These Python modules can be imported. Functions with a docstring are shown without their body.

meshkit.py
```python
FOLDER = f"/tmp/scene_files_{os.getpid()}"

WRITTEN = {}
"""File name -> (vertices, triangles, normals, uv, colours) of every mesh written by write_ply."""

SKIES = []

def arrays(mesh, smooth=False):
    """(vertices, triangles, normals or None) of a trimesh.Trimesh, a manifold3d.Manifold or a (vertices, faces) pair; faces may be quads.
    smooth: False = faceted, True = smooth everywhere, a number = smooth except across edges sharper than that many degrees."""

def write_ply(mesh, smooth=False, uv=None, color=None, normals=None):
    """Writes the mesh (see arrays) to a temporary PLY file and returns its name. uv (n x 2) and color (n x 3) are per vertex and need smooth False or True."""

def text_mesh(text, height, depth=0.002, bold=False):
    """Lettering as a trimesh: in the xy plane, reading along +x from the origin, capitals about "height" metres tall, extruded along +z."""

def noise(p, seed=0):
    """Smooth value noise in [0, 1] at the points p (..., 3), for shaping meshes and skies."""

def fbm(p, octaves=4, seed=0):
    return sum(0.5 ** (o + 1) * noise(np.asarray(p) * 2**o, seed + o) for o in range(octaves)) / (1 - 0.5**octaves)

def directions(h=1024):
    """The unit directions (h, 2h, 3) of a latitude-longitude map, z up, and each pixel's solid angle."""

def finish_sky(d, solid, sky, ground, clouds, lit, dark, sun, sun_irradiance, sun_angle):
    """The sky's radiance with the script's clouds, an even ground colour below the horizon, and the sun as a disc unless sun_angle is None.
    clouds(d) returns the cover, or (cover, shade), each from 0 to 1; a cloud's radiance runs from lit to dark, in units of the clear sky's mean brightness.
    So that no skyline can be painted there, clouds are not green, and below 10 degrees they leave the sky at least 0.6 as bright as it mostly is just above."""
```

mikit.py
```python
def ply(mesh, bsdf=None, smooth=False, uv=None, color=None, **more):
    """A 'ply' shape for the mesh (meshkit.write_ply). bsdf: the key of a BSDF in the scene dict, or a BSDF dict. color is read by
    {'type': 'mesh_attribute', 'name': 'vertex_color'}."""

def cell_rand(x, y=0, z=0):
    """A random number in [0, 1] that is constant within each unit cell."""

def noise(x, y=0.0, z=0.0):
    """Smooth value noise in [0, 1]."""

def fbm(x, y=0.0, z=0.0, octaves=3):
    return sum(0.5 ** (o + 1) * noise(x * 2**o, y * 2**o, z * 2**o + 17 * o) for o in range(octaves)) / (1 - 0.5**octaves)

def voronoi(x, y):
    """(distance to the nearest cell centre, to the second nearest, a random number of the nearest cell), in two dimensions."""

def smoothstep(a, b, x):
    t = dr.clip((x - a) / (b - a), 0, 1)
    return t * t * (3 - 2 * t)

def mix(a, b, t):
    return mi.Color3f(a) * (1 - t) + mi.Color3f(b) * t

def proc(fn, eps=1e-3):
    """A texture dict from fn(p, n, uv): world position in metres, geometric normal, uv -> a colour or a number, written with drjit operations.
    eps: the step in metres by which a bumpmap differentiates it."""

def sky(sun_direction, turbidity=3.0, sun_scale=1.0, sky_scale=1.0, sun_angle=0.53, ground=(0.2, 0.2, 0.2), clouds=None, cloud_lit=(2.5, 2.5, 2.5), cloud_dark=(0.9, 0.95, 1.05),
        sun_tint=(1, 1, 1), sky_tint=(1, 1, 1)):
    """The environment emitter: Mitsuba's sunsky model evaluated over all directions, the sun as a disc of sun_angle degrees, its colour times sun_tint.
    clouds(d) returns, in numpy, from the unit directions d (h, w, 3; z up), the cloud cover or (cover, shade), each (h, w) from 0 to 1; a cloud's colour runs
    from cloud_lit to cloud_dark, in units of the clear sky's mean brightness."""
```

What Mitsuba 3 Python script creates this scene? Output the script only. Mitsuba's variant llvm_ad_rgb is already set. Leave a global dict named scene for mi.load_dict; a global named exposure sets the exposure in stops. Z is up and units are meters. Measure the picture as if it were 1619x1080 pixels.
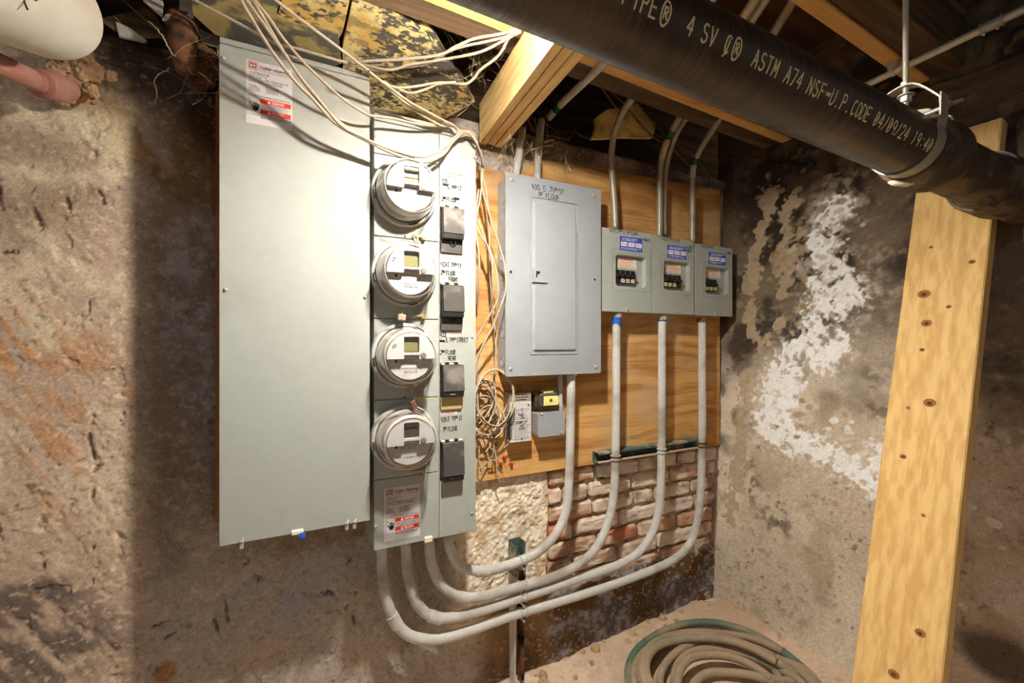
import math, random
import numpy as np
import trimesh
import shapely.geometry as sg
import drjit as dr
import mitsuba as mi
import mikit, meshkit
from mikit import noise, fbm, smoothstep, mix, proc
from scipy.spatial import cKDTree

T = mi.ScalarTransform4f
# ------------------------------------------------------------------ camera, light, exposure
CX, CY, F = 809.5, 540.0, 725.0
YAW = math.radians(27.4)
CAM = np.array([0, -1.36, 1.092])
FW = np.array([math.sin(YAW), math.cos(YAW), 0])
RT = np.array([math.cos(YAW), -math.sin(YAW), 0])
BULB = np.array([.405, -.60, 1.722])
COOL = np.array([-1.55, -2.15, 1.92])
exposure = 0.5
scene = {
    'camera': {'type': 'perspective', 'fov': 2 * math.degrees(math.atan(CX / F)), 'fov_axis': 'x', 'near_clip': .02, 'far_clip': 40.,
               'to_world': T().look_at(origin=CAM.tolist(), target=(CAM + FW).tolist(), up=[0, 0, 1])},
    'ambient': {'type': 'constant', 'radiance': {'type': 'rgb', 'value': [.15, .13, .106]}},
}
BULB_POWER = [2650., 2510., 2260.]
COOL_POWER = [92., 110., 138.]
labels = {}
rng = np.random.default_rng(7)
random.seed(7)


# ------------------------------------------------------------------ helpers
def ray(px, py):
    return FW + (px - CX) / F * RT + np.array([0, 0, (CY - py) / F])


def PY(px, py, y):
    d = ray(px, py)
    return CAM + d * (y - CAM[1]) / d[1]


def PX(px, py, x):
    d = ray(px, py)
    return CAM + d * (x - CAM[0]) / d[0]


def PZ(px, py, z):
    d = ray(px, py)
    return CAM + d * (z - CAM[2]) / d[2]


def PP(px, py, n, c):
    d = ray(px, py)
    n = np.asarray(n, float)
    return CAM + d * ((np.asarray(c, float) - CAM) @ n) / (d @ n)


def S(r, g, b):
    c = np.array([r, g, b], float) / 255
    return np.where(c < .04045, c / 12.92, ((c + .055) / 1.055) ** 2.4)


counts = {}


def uniq(k):
    n = counts.get(k, 0)
    counts[k] = n + 1
    return k if n == 0 else f'{k}_{n:03d}'


def lab(key, label=None, category=None, group=None, kind=None):
    d = {k: v for k, v in dict(label=label, category=category, group=group, kind=kind).items() if v}
    if d:
        labels[key] = {**labels.get(key, {}), **d}


def thing(name, label, category, group=None):
    k = uniq(name)
    lab(k, label, category, group)
    return k


def add(name, mesh, mat, parent=None, smooth=False, label=None, category=None, group=None, kind=None, color=None, uv=None):
    k = uniq(parent + '__' + name if parent else name)
    kind = 'stuff' if name == 'small_print' else kind
    if isinstance(mesh, dict):
        scene[k] = mesh
    else:
        scene[k] = mikit.ply(mesh, 'mat_' + mat, smooth=smooth, color=color, uv=uv)
    lab(k, label, category, group, kind)
    return k


def cat(ms):
    return trimesh.util.concatenate([m for m in ms if m is not None])


def box(x0, x1, y0, y1, z0, z1, c=.0015):
    x0, x1 = sorted((x0, x1)); y0, y1 = sorted((y0, y1)); z0, z1 = sorted((z0, z1))
    c = min(c, .45 * min(x1 - x0, y1 - y0, z1 - z0))
    p = []
    for a, ia in ((x0, 1), (x1, -1)):
        for b, ib in ((y0, 1), (y1, -1)):
            for d, id_ in ((z0, 1), (z1, -1)):
                p += [(a + ia * c, b + ib * c, d), (a + ia * c, b, d + id_ * c), (a, b + ib * c, d + id_ * c)]
    return hull(p)


def hull(p):
    return trimesh.convex.convex_hull(np.asarray(p, float))


def plate(poly, yb, yf):
    """extrude a polygon of (x, z) from y = yb to y = yf (yf nearer the viewer)"""
    m = trimesh.creation.extrude_polygon(poly, yb - yf, engine='earcut')
    v = m.vertices
    m.vertices = np.c_[v[:, 0], yb - v[:, 2], v[:, 1]]
    return m


def rect(x0, x1, z0, z1, r=0):
    b = sg.box(x0 + r, z0 + r, x1 - r, z1 - r)
    return b.buffer(r, quad_segs=4) if r else b


def catmull(P, per=6, closed=False):
    P = np.asarray(P, float)
    n = len(P)
    if n < 3 and not closed:
        return np.linspace(P[0], P[-1], per + 1)
    out = []
    for i in range(n if closed else n - 1):
        if closed:
            a, b, c, d = (P[(i + k) % n] for k in (-1, 0, 1, 2))
        else:
            b, c = P[i], P[i + 1]
            a = P[i - 1] if i else 2 * b - c
            d = P[i + 2] if i + 2 < n else 2 * c - b
        for t in np.arange(per) / per:
            out.append(.5 * (2 * b + (c - a) * t + (2 * a - 5 * b + 4 * c - d) * t * t + (3 * b - a - 3 * c + d) * t ** 3))
    if not closed:
        out.append(P[-1])
    return np.array(out)


def tube(P, r, n=10, per=6, closed=False, raw=False):
    P = np.asarray(P, float) if raw else catmull(P, per, closed)
    m = len(P)
    R = np.full(m, r) if np.isscalar(r) else np.interp(np.linspace(0, 1, m), np.linspace(0, 1, len(r)), r)
    t = (np.roll(P, -1, 0) - np.roll(P, 1, 0)) if closed else np.gradient(P, axis=0)
    t /= np.maximum(np.linalg.norm(t, axis=1, keepdims=True), 1e-9)
    a = np.cross(t[0], [0, 0, 1.] if abs(t[0][2]) < .9 else [1., 0, 0])
    a /= np.linalg.norm(a)
    ang = np.arange(n) * 2 * np.pi / n
    V = []
    for i in range(m):
        a = a - t[i] * (a @ t[i])
        a /= np.linalg.norm(a)
        b = np.cross(t[i], a)
        V.append(P[i] + R[i] * (np.cos(ang)[:, None] * a + np.sin(ang)[:, None] * b))
    V = np.vstack(V)
    k = np.arange(n)
    Fs = []
    for i in range(m if closed else m - 1):
        j = (i + 1) % m
        Fs += [np.c_[i * n + k, i * n + (k + 1) % n, j * n + (k + 1) % n], np.c_[i * n + k, j * n + (k + 1) % n, j * n + k]]
    if not closed:
        c0, c1 = len(V), len(V) + 1
        V = np.vstack([V, P[0], P[-1]])
        Fs += [np.c_[(k + 1) % n, k, k * 0 + c0], np.c_[(m - 1) * n + k, (m - 1) * n + (k + 1) % n, k * 0 + c1]]
    return trimesh.Trimesh(V, np.vstack(Fs), process=False)


def lathe(prof, n=48, axis='y', at=(0, 0, 0)):
    """profile (radius, d): d is the distance towards the viewer (-y)"""
    prof = np.asarray(prof, float)
    ang = np.arange(n) * 2 * np.pi / n
    V, Fs = [], []
    for r, d in prof:
        V.append(np.c_[r * np.cos(ang), np.full(n, -d), r * np.sin(ang)])
    k = np.arange(n)
    for i in range(len(prof) - 1):
        Fs += [np.c_[i * n + k, i * n + (k + 1) % n, (i + 1) * n + (k + 1) % n], np.c_[i * n + k, (i + 1) * n + (k + 1) % n, (i + 1) * n + k]]
    V = np.vstack(V)
    if axis == 'z':
        V = np.c_[V[:, 0], V[:, 2], -V[:, 1]]
        Fs = [f[:, ::-1] for f in Fs]
    return trimesh.Trimesh(V + np.asarray(at), np.vstack(Fs), process=False)


def cyl(p0, p1, r, n=14):
    return tube([p0, p1], r, n, raw=True)


def screw(x, y, z, r=.005):
    return lathe([(0, .004), (r * .55, .0037), (r, .0018), (r, -.001)], 12, at=(x, y, z))


# ---- stroke lettering (hand-printed and dot-matrix words)
def arc(cx, cy, rx, ry, a0, a1, n=9):
    a = np.radians(np.linspace(a0, a1, n))
    return [(cx + rx * math.cos(t), cy + ry * math.sin(t)) for t in a]


G = {
    '0': [arc(2, 3, 1.8, 3, 90, 450, 13)], '1': [[(1, 5), (2, 6), (2, 0)]],
    '2': [arc(2, 4.4, 1.8, 1.6, 160, -30, 7) + [(0, 0), (4, 0)]], '3': [arc(1.8, 4.6, 1.7, 1.4, 150, -80, 7) + arc(1.8, 1.6, 2, 1.6, 80, -150, 8)],
    '4': [[(.4, 6), (0, 2.8), (3.8, 2.8)], [(3.2, 5.4), (3, 0)]], '5': [[(3.8, 6), (.6, 6), (.4, 3.4)] + arc(1.9, 1.9, 1.9, 1.8, 110, -150, 8)],
    '6': [[(3.2, 6), (1, 4), (.2, 2)] + arc(2, 1.6, 1.8, 1.6, 180, 520, 10)], '7': [[(0, 6), (4, 6), (1.5, 0)]],
    '8': [arc(2, 4.5, 1.5, 1.5, 90, 450, 10), arc(2, 1.5, 1.9, 1.5, 90, 450, 10)], '9': [arc(2, 4.3, 1.7, 1.7, 0, 360, 10) + [(3.4, 0)]],
    'A': [[(0, 0), (2, 6), (4, 0)], [(.8, 2.2), (3.2, 2.2)]], 'B': [[(0, 0), (0, 6), (2.6, 6), (3.5, 4.6), (2.6, 3.2), (0, 3.2)], [(2.6, 3.2), (4, 1.6), (2.8, 0), (0, 0)]],
    'C': [arc(2.2, 3, 2.1, 3, 50, 310, 10)], 'D': [[(0, 0), (0, 6), (2, 6), (3.8, 4.5), (3.8, 1.5), (2, 0), (0, 0)]],
    'E': [[(4, 6), (0, 6), (0, 0), (4, 0)], [(0, 3.1), (3.2, 3.1)]], 'F': [[(4, 6), (0, 6), (0, 0)], [(0, 3.2), (3, 3.2)]],
    'G': [arc(2.2, 3, 2.1, 3, 50, 330, 10) + [(2.4, 2.6)]], 'H': [[(0, 0), (0, 6)], [(4, 0), (4, 6)], [(0, 3), (4, 3)]], 'I': [[(2, 0), (2, 6)]],
    'J': [[(3, 6), (3, 1), (1.5, 0), (0, 1)]], 'K': [[(0, 0), (0, 6)], [(3.8, 6), (0, 2.6), (4, 0)]], 'L': [[(0, 6), (0, 0), (3.6, 0)]],
    'M': [[(0, 0), (.3, 6), (2, 2), (3.7, 6), (4, 0)]], 'N': [[(0, 0), (0, 6), (4, 0), (4, 6)]], 'O': [arc(2, 3, 2, 3, 90, 450, 12)],
    'P': [[(0, 0), (0, 6), (2.8, 6), (3.8, 4.6), (2.8, 3), (0, 3)]], 'R': [[(0, 0), (0, 6), (2.8, 6), (3.8, 4.6), (2.8, 3.1), (0, 3.1), (1.6, 3.1), (4, 0)]],
    'S': [arc(2, 4.5, 1.8, 1.5, 40, 270, 8) + arc(2, 1.5, 1.9, 1.5, 90, -150, 8)], 'T': [[(0, 6), (4, 6)], [(2, 6), (2, 0)]],
    'U': [[(0, 6), (0, 1.4), (1.2, 0), (2.8, 0), (4, 1.4), (4, 6)]], 'V': [[(0, 6), (2, 0), (4, 6)]], 'W': [[(0, 6), (1, 0), (2, 4), (3, 0), (4, 6)]],
    'X': [[(0, 0), (4, 6)], [(0, 6), (4, 0)]], 'Y': [[(0, 6), (2, 3), (4, 6)], [(2, 3), (2, 0)]], 'Z': [[(0, 6), (4, 6), (0, 0), (4, 0)]],
    '-': [[(.4, 3), (3.6, 3)]], '.': [[(1.8, 0), (2.2, .4)]], ':': [[(1.9, 1), (2.1, 1.5)], [(1.9, 4), (2.1, 4.5)]], '/': [[(.6, 0), (3.4, 6)]], "'": [[(2, 6), (1.8, 4.6)]],
    '@': [arc(2.2, 3, 2.7, 3.9, 0, 360, 16), [(1.2, 1.3), (1.2, 4.8), (2.8, 4.8), (3.2, 3.9), (2.7, 3.1), (1.2, 3.1), (2, 3.1), (3.3, 1.3)]],
    '$': [arc(2.2, 3, 2.1, 3, 50, 310, 10), [(2.6, 4.6), (2.2, 1.4), (1.2, -1.2)]],
    '#': [[(0, 3.4), (4.4, 3.4)], [(0, 2.6), (4.4, 2.6)], [(0, 3), (4.4, 3)]],
}


def strokes(text, h, pitch=5.4, jitter=0.0, mono=False, seed=0):
    """polylines in metres; ^ switches raised small letters on and off"""
    r = np.random.default_rng(seed)
    x, s, up, out = 0.0, h / 6, False, []
    for ch in text:
        if ch == '^':
            up = not up
            continue
        k = .55 if up else 1.0
        for pl in G.get(ch, []):
            p = np.array(pl, float)
            p = p * k + (0, 2.9 if up else 0)
            j = jitter * r.normal(size=2)
            p = p * (1 + jitter * .15 * r.normal()) + j
            out.append((p + (x, 0)) * s)
        w = 3.2 if ch == ' ' and not mono else (3.4 if ch in "1I.'" and not mono else pitch)
        x += w * k
    return out, x * s


def ribbon(polys, w, fn, seg=None):
    V, Fs = [], []
    for p in polys:
        p = np.asarray(p, float)
        if seg:
            q = [p[0]]
            for a, b in zip(p[:-1], p[1:]):
                m = max(1, int(math.ceil(np.linalg.norm(b - a) / seg)))
                q += [a + (b - a) * k / m for k in range(1, m + 1)]
            p = np.array(q)
        for a, b in zip(p[:-1], p[1:]):
            d = b - a
            L = np.linalg.norm(d)
            if L < 1e-9:
                continue
            d = d / L
            n = np.array([-d[1], d[0]]) * w / 2
            e = d * w * .35
            i = len(V)
            V += [a - e - n, b + e - n, b + e + n, a - e + n]
            Fs += [(i, i + 1, i + 2), (i, i + 2, i + 3)]
    return trimesh.Trimesh(fn(np.array(V)), np.array(Fs), process=False)


def write_on(text, x, z, y, h, w, mat, parent, slope=0.0, jitter=.0, pitch=5.4, label=None, seed=0, name='handwriting', sq=1.0):
    """one or more lines: text may be a list of (text, dx, dz)"""
    lines = text if isinstance(text, list) else [(text, 0, 0)]
    for i, (t, dx, dz) in enumerate(lines):
        ps, _ = strokes(t, h, pitch, jitter, seed=seed + i)
        P = [p * (sq, 1) + (dx, dz) for p in ps]
        m = ribbon(P, w, lambda q: np.c_[x + q[:, 0], np.full(len(q), y), z + q[:, 1] + slope * q[:, 0]])
        add(name, m, mat, parent, label=label)


def printed(text, x, z, y, h, parent, mat, name='lettering', bold=False, squash=1.0):
    m = meshkit.text_mesh(text, h, .0003, bold)
    v = m.vertices
    m.vertices = np.c_[x + v[:, 0] * squash, y - v[:, 2], z + v[:, 1]]
    return add(name, m, mat, parent)


def fine_print(x0, x1, z0, z1, y, rows, seed, frac=.5):
    """rows of tiny print as word-long bars"""
    r = np.random.default_rng(seed)
    ms = []
    dz = (z1 - z0) / rows
    for i in range(rows):
        x = x0
        zz = z1 - (i + .5) * dz
        end = x1 - r.random() * .35 * (x1 - x0)
        while x < end:
            L = r.uniform(.002, .008)
            ms.append(plate(sg.box(x, zz - dz * frac / 2, min(x + L, x1), zz + dz * frac / 2), y, y - .00025))
            x += L + .0012
    return cat(ms)


# ------------------------------------------------------------------ materials
def M(key, color, rough=.6, spec=.35, metal=0., **kw):
    c = color if isinstance(color, dict) else {'type': 'rgb', 'value': [float(v) for v in color]}
    b = {'type': 'principled', 'base_color': c, 'roughness': float(rough), 'metallic': float(metal), 'specular': float(spec)}
    b.update(kw)
    scene['mat_' + key] = {'type': 'twosided', 'bsdf': b}
    return key


def speck(c, amt=.12, f=90., dirt=None, damt=0., df=4.):
    c = np.asarray(c, float)
    d = np.asarray(dirt if dirt is not None else c * .6, float)

    def fn(p, n, uv):
        k = 1 + amt * (fbm(p.x * f, p.y * f, p.z * f, 2) - .5) * 2
        m = smoothstep(.45, .75, fbm(p.x * df + 3, p.y * df, p.z * df, 4)) * damt
        return mix(c.tolist(), d.tolist(), m) * k
    return proc(fn)


def wood(light, dark, axis, f=38., stretch=.05, knots=.0):
    light, dark = np.asarray(light).tolist(), np.asarray(dark).tolist()

    def fn(p, n, uv):
        a, b, c = {'x': (p.x, p.y, p.z), 'y': (p.y, p.x, p.z), 'z': (p.z, p.x, p.y)}[axis]
        w = fbm(a * 2.2, b * 5, c * 5, 3) * 2.2
        g = fbm(a * f * stretch + 11, b * f + w * .7, c * f + w * .7, 3)
        fine = noise(a * 2.5, b * 230, c * 230)
        t = smoothstep(.3, .75, g) * .75 + (fine - .5) * .35
        return mix(light, dark, dr.clip(t, 0, 1))
    return proc(fn)


M('paint_panel', speck(S(158, 161, 153), .03, 60, S(140, 137, 126), .3, 5), .5, .35)
M('paint_breaker', speck(S(146, 150, 153), .03, 60, S(134, 134, 131), .4, 5), .5, .35)
M('paint_box', speck(S(160, 165, 158), .03, 60, S(140, 138, 128), .4, 5), .5, .35)
M('seam_dark', S(40, 38, 34), .8, .2)
M('black_plastic', S(28, 26, 24), .45, .4)
M('flap_dusty', speck(S(70, 66, 62), .12, 150, S(135, 125, 115), .75, 16), .6, .3)
M('dusty_conduit', speck(S(190, 187, 180), .07, 120, S(130, 115, 98), .7, 9), .6, .3)
M('steel', speck(S(168, 160, 142), .07, 120, S(105, 95, 78), .6, 12), .42, .5, .35)
M('zinc', speck(S(190, 186, 178), .05, 120), .35, .5, .5)
M('rod_steel', speck(S(196, 186, 168), .08, 160), .4, .5, .4)
M('strut_green', speck(S(70, 88, 78), .12, 60, S(165, 150, 128), .95, 18), .6, .3)
M('white_plastic', S(192, 188, 183), .4, .4)
M('collar_plastic', S(172, 168, 161), .35, .45)
M('meter_back', S(150, 138, 124), .5, .3)
M('lcd', S(128, 122, 78), .25, .5)
M('lcd_off', S(70, 66, 58), .25, .5)
M('grey_plastic', S(120, 116, 110), .5, .35)
M('paper', S(200, 195, 193), .8, .2)
M('paper_cream', S(228, 216, 192), .8, .2)
M('paper_yellow', S(222, 214, 130), .7, .2)
M('ink', S(34, 32, 32), .9, .1)
M('ink_fade', S(125, 120, 116), .9, .1)
M('ink_red', S(212, 62, 44), .7, .2)
M('ink_pale_red', S(205, 120, 105), .8, .2)
M('ink_blue', S(52, 80, 178), .6, .3)
M('ink_white', S(228, 226, 228), .7, .2)
M('cable_white', speck(S(174, 160, 138), .08, 60, S(160, 140, 112), .5, 10), .55, .3)
M('cable_brown', speck(S(104, 84, 62), .1, 60), .6, .3)
M('blue_tape', S(34, 92, 168), .5, .4)
M('green_tape', S(20, 78, 52), .5, .4)
M('label_tan', S(190, 170, 145), .7, .2)
M('red_tack', S(168, 36, 30), .5, .4)
M('brass', S(196, 172, 118), .4, .5, .3)
M('seal_tan', speck(S(178, 154, 132), .15, 80), .7, .2)
M('seal_brown', speck(S(120, 82, 60), .2, 80), .6, .3)
M('seal_blue', S(50, 92, 190), .4, .4)
M('cream_flake', S(226, 212, 190), .8, .2)
M('lumber', wood(S(228, 190, 124), S(206, 158, 92), 'z', 70, .018), .65, .25)
M('lumber_x', wood(S(210, 164, 100), S(182, 128, 70), 'x', 60, .02), .7, .2)
M('lumber_y', wood(S(226, 192, 132), S(200, 158, 98), 'y', 60, .02), .7, .2)
M('old_wood_x', wood(S(104, 82, 60), S(52, 40, 29), 'x', 36, .05), .85, .15)
M('old_wood_y', wood(S(70, 54, 38), S(30, 23, 17), 'y', 36, .05), .85, .15)
M('knot', speck(S(150, 100, 60), .2, 120), .7, .2)
M('pith_dark', S(92, 60, 32), .9, .1)


def ply_fn(p, n, uv):
    w = fbm(p.x * 2.5, p.z * 5, 2., 3)
    g = fbm(p.x * 3 + w, p.z * 46 + w * 5, p.y * 10, 3)
    g = g * .82 + .18 * noise(p.x * 10, p.z * 240, 1.)
    st = smoothstep(.5, .7, fbm(p.x * 4 + 9, p.z * 6, 8., 4))
    c = mix(S(208, 162, 100).tolist(), S(172, 120, 66).tolist(), smoothstep(.32, .72, g))
    d = smoothstep(.56, .74, fbm(p.x * 7 + 4, p.z * 7, 5., 4))
    c = mix(c, S(150, 100, 54).tolist(), st * .45)
    return mix(c, S(196, 168, 132).tolist(), d * .5)


M('plywood', proc(ply_fn), .75, .2)
M('ply_edge', speck(S(150, 92, 48), .15, 60), .8, .2)


def yellow_fn(p, n, uv):
    a = fbm(p.x * 8, p.y * 13 + p.z * 6, 3., 5)
    b = fbm(p.x * 46, p.y * 120, p.z * 46, 4)
    m = smoothstep(.46, .53, a * .4 + b * .35 + .25 * fbm(p.x * 120, p.y * 260, p.z * 120, 2))
    d = smoothstep(.5, .66, fbm(p.x * 70 + 8, p.y * 70, p.z * 70, 3))
    y = mix(S(208, 188, 130).tolist(), S(186, 152, 82).tolist(), smoothstep(.35, .65, fbm(p.x * 14, p.y * 14, 7., 3)))
    return mix(S(66, 61, 55).tolist(), y, m * (1 - .55 * d))


M('peeling_yellow', proc(yellow_fn), .7, .25)


def tin_fn(p, n, uv):
    a = smoothstep(.46, .55, fbm(p.x * 15, p.y * 22, p.z * 15, 5))
    b = fbm(p.x * 60, p.y * 160, 2., 3)
    return mix(S(84, 80, 72).tolist(), S(160, 142, 86).tolist(), a * (.6 + .4 * b))


M('tin_yellow', proc(tin_fn), .55, .3)


def iron_fn(p, n, uv):
    s = noise(p.x * 420, p.y * 16, p.z * 16)
    s2 = noise(p.x * 900, p.y * 30 + 4, p.z * 30)
    m = smoothstep(.4, .8, fbm(p.x * 9, p.y * 14, p.z * 14, 4))
    return mix(S(46, 37, 30).tolist(), S(104, 82, 62).tolist(), dr.clip(m * .5 + (s - .5) * .5 + (s2 - .5) * .3, 0, 1))


M('cast_iron', proc(iron_fn), .38, .6)
M('iron_rough', speck(S(60, 48, 38), .3, 120, S(116, 94, 66), .8, 20), .6, .4)
M('pipe_ink', S(214, 202, 160), .8, .2)
M('white_duct', speck(S(196, 190, 178), .03, 40, S(170, 154, 132), .4, 6), .5, .3)
M('red_copper', speck(S(166, 114, 100), .1, 60, S(150, 138, 130), .6, 22), .5, .4)
M('rust', speck(S(112, 76, 52), .3, 60, S(48, 40, 34), 1.4, 18), .9, .15)
M('grey_bracket', speck(S(176, 174, 160), .08, 60, S(130, 122, 104), .7, 14), .6, .3)
M('clay', speck(S(176, 142, 108), .25, 120, S(200, 170, 130), .7, 30), .95, .1)
M('hose', speck(S(158, 136, 112), .1, 90, S(84, 112, 92), .85, 5.5), .7, .25)
M('hose_green', speck(S(84, 108, 90), .1, 90, S(154, 136, 112), .95, 9), .6, .3)
M('insulation', speck(S(240, 206, 134), .14, 60, S(140, 100, 48), .7, 14), .95, .1)
M('cobweb', S(196, 178, 140), .95, .05)
M('subfloor', wood(S(84, 64, 46), S(44, 34, 25), 'x', 30, .05), .9, .1)
M('vc', {'type': 'mesh_attribute', 'name': 'vertex_color'}, .92, .12)
scene['mat_clear_glass'] = {'type': 'thindielectric', 'int_ior': 1.45}

# ------------------------------------------------------------------ the setting


def fb(x, z, f, o=4, seed=0, w=0.):
    return meshkit.fbm(np.stack([x * f, z * f, np.full_like(x, w + seed * 3.7)], -1), o, seed)


def ss(a, b, x):
    t = np.clip((x - a) / (b - a), 0, 1)
    return t * t * (3 - 2 * t)


def lerp(c, d, m):
    return c + (np.asarray(d) - c) * m[..., None]


def resample(P, step):
    P = np.asarray(P, float)
    out = [P[:1]]
    for a, b in zip(P[:-1], P[1:]):
        m = max(1, int(np.linalg.norm(b - a) / step))
        out.append(a + (b - a) * (np.arange(1, m + 1) / m)[:, None])
    return np.vstack(out)


def dist_to(lines, x, z, step=.002):
    t = cKDTree(np.vstack([resample(l, step) for l in lines]))
    return t.query(np.c_[x.ravel(), z.ravel()])[0].reshape(x.shape)


def blob(x, z, cx, cz, rx, rz, soft=.5):
    """1 inside an ellipse, fading to 0"""
    return 1 - ss(1 - soft, 1 + soft, np.hypot((x - cx) / rx, (z - cz) / rz))


def grid_mesh(A):
    h, w = A.shape[:2]
    i = np.arange(h * w).reshape(h, w)
    f = np.vstack([np.c_[i[:-1, :-1].ravel(), i[:-1, 1:].ravel(), i[1:, 1:].ravel()], np.c_[i[:-1, :-1].ravel(), i[1:, 1:].ravel(), i[1:, :-1].ravel()]])
    return trimesh.Trimesh(A.reshape(-1, 3), f, process=False)


def W(px, py):
    q = PY(px, py, 0)
    return q[0], q[2]


def zfloor(x):
    return -.034 * np.clip((1.64 - x) / .93, 0, 1.6)


# ---- back wall
xs = np.r_[np.arange(-1.40, -.62, .008), np.arange(-.62, 1.86, .003)]
zs = np.r_[np.arange(-.07, 1.86, .003), np.arange(1.86, 2.1, .02)]
X, Z = np.meshgrid(xs, zs)
wx = X + .03 * (fb(X, Z, 9, 3, 1) - .5)
wz = Z + .03 * (fb(X, Z, 9, 3, 2) - .5)
big = fb(X, Z, 2.6, 4, 3)
mid = fb(wx, wz, 9, 4, 4)
det = fb(wx, wz, 34, 4, 5)
fine = fb(X, Z, 130, 3, 6)
scrape = meshkit.fbm(np.stack([(wx + wz * .6) * 60, (wz - wx * .35) * 16, X * 0 + 2], -1), 3, 7)
H = .010 * (big - .5) + .008 * (mid - .5) + .0045 * (det - .5) + .0014 * (fine - .5) + .003 * (scrape - .5)
C = np.ones(X.shape + (3,)) * S(204, 182, 156)
C = lerp(C, S(182, 158, 136), ss(.42, .62, big))
C = lerp(C, S(214, 196, 164), ss(.54, .68, mid) * .7)
C = lerp(C, S(150, 126, 106), ss(.56, .7, scrape) * .35)
C = lerp(C, S(130, 108, 88), ss(.64, .76, det) * .4)
# cream patches at the upper left
for px, py, rx, rz in ((140, 215, .07, .03), (205, 175, .05, .06), (95, 185, .09, .03), (190, 255, .04, .04), (75, 265, .05, .02), (30, 165, .06, .02)):
    cx, cz = W(px, py)
    C = lerp(C, S(226, 210, 172), blob(wx, wz, cx, cz, rx, rz, .6) * ss(.35, .6, det) * .85)
# grey scuffs, upper left
for px, py, rx, rz in ((70, 235, .08, .04), (40, 330, .08, .05), (120, 310, .06, .03)):
    cx, cz = W(px, py)
    C = lerp(C, S(140, 116, 96), blob(wx, wz, cx, cz, rx, rz, .7) * ss(.4, .6, mid) * .6)
# ochre streaks low on the left
for px, py, rx, rz in ((208, 630, .012, .12), (60, 560, .12, .05), (40, 640, .10, .03), (90, 720, .05, .12), (20, 520, .06, .08)):
    cx, cz = W(px, py)
    C = lerp(C, S(190, 132, 78), blob(wx, wz, cx, cz, rx, rz, .7) * ss(.42, .62, scrape) * .6)
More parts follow.
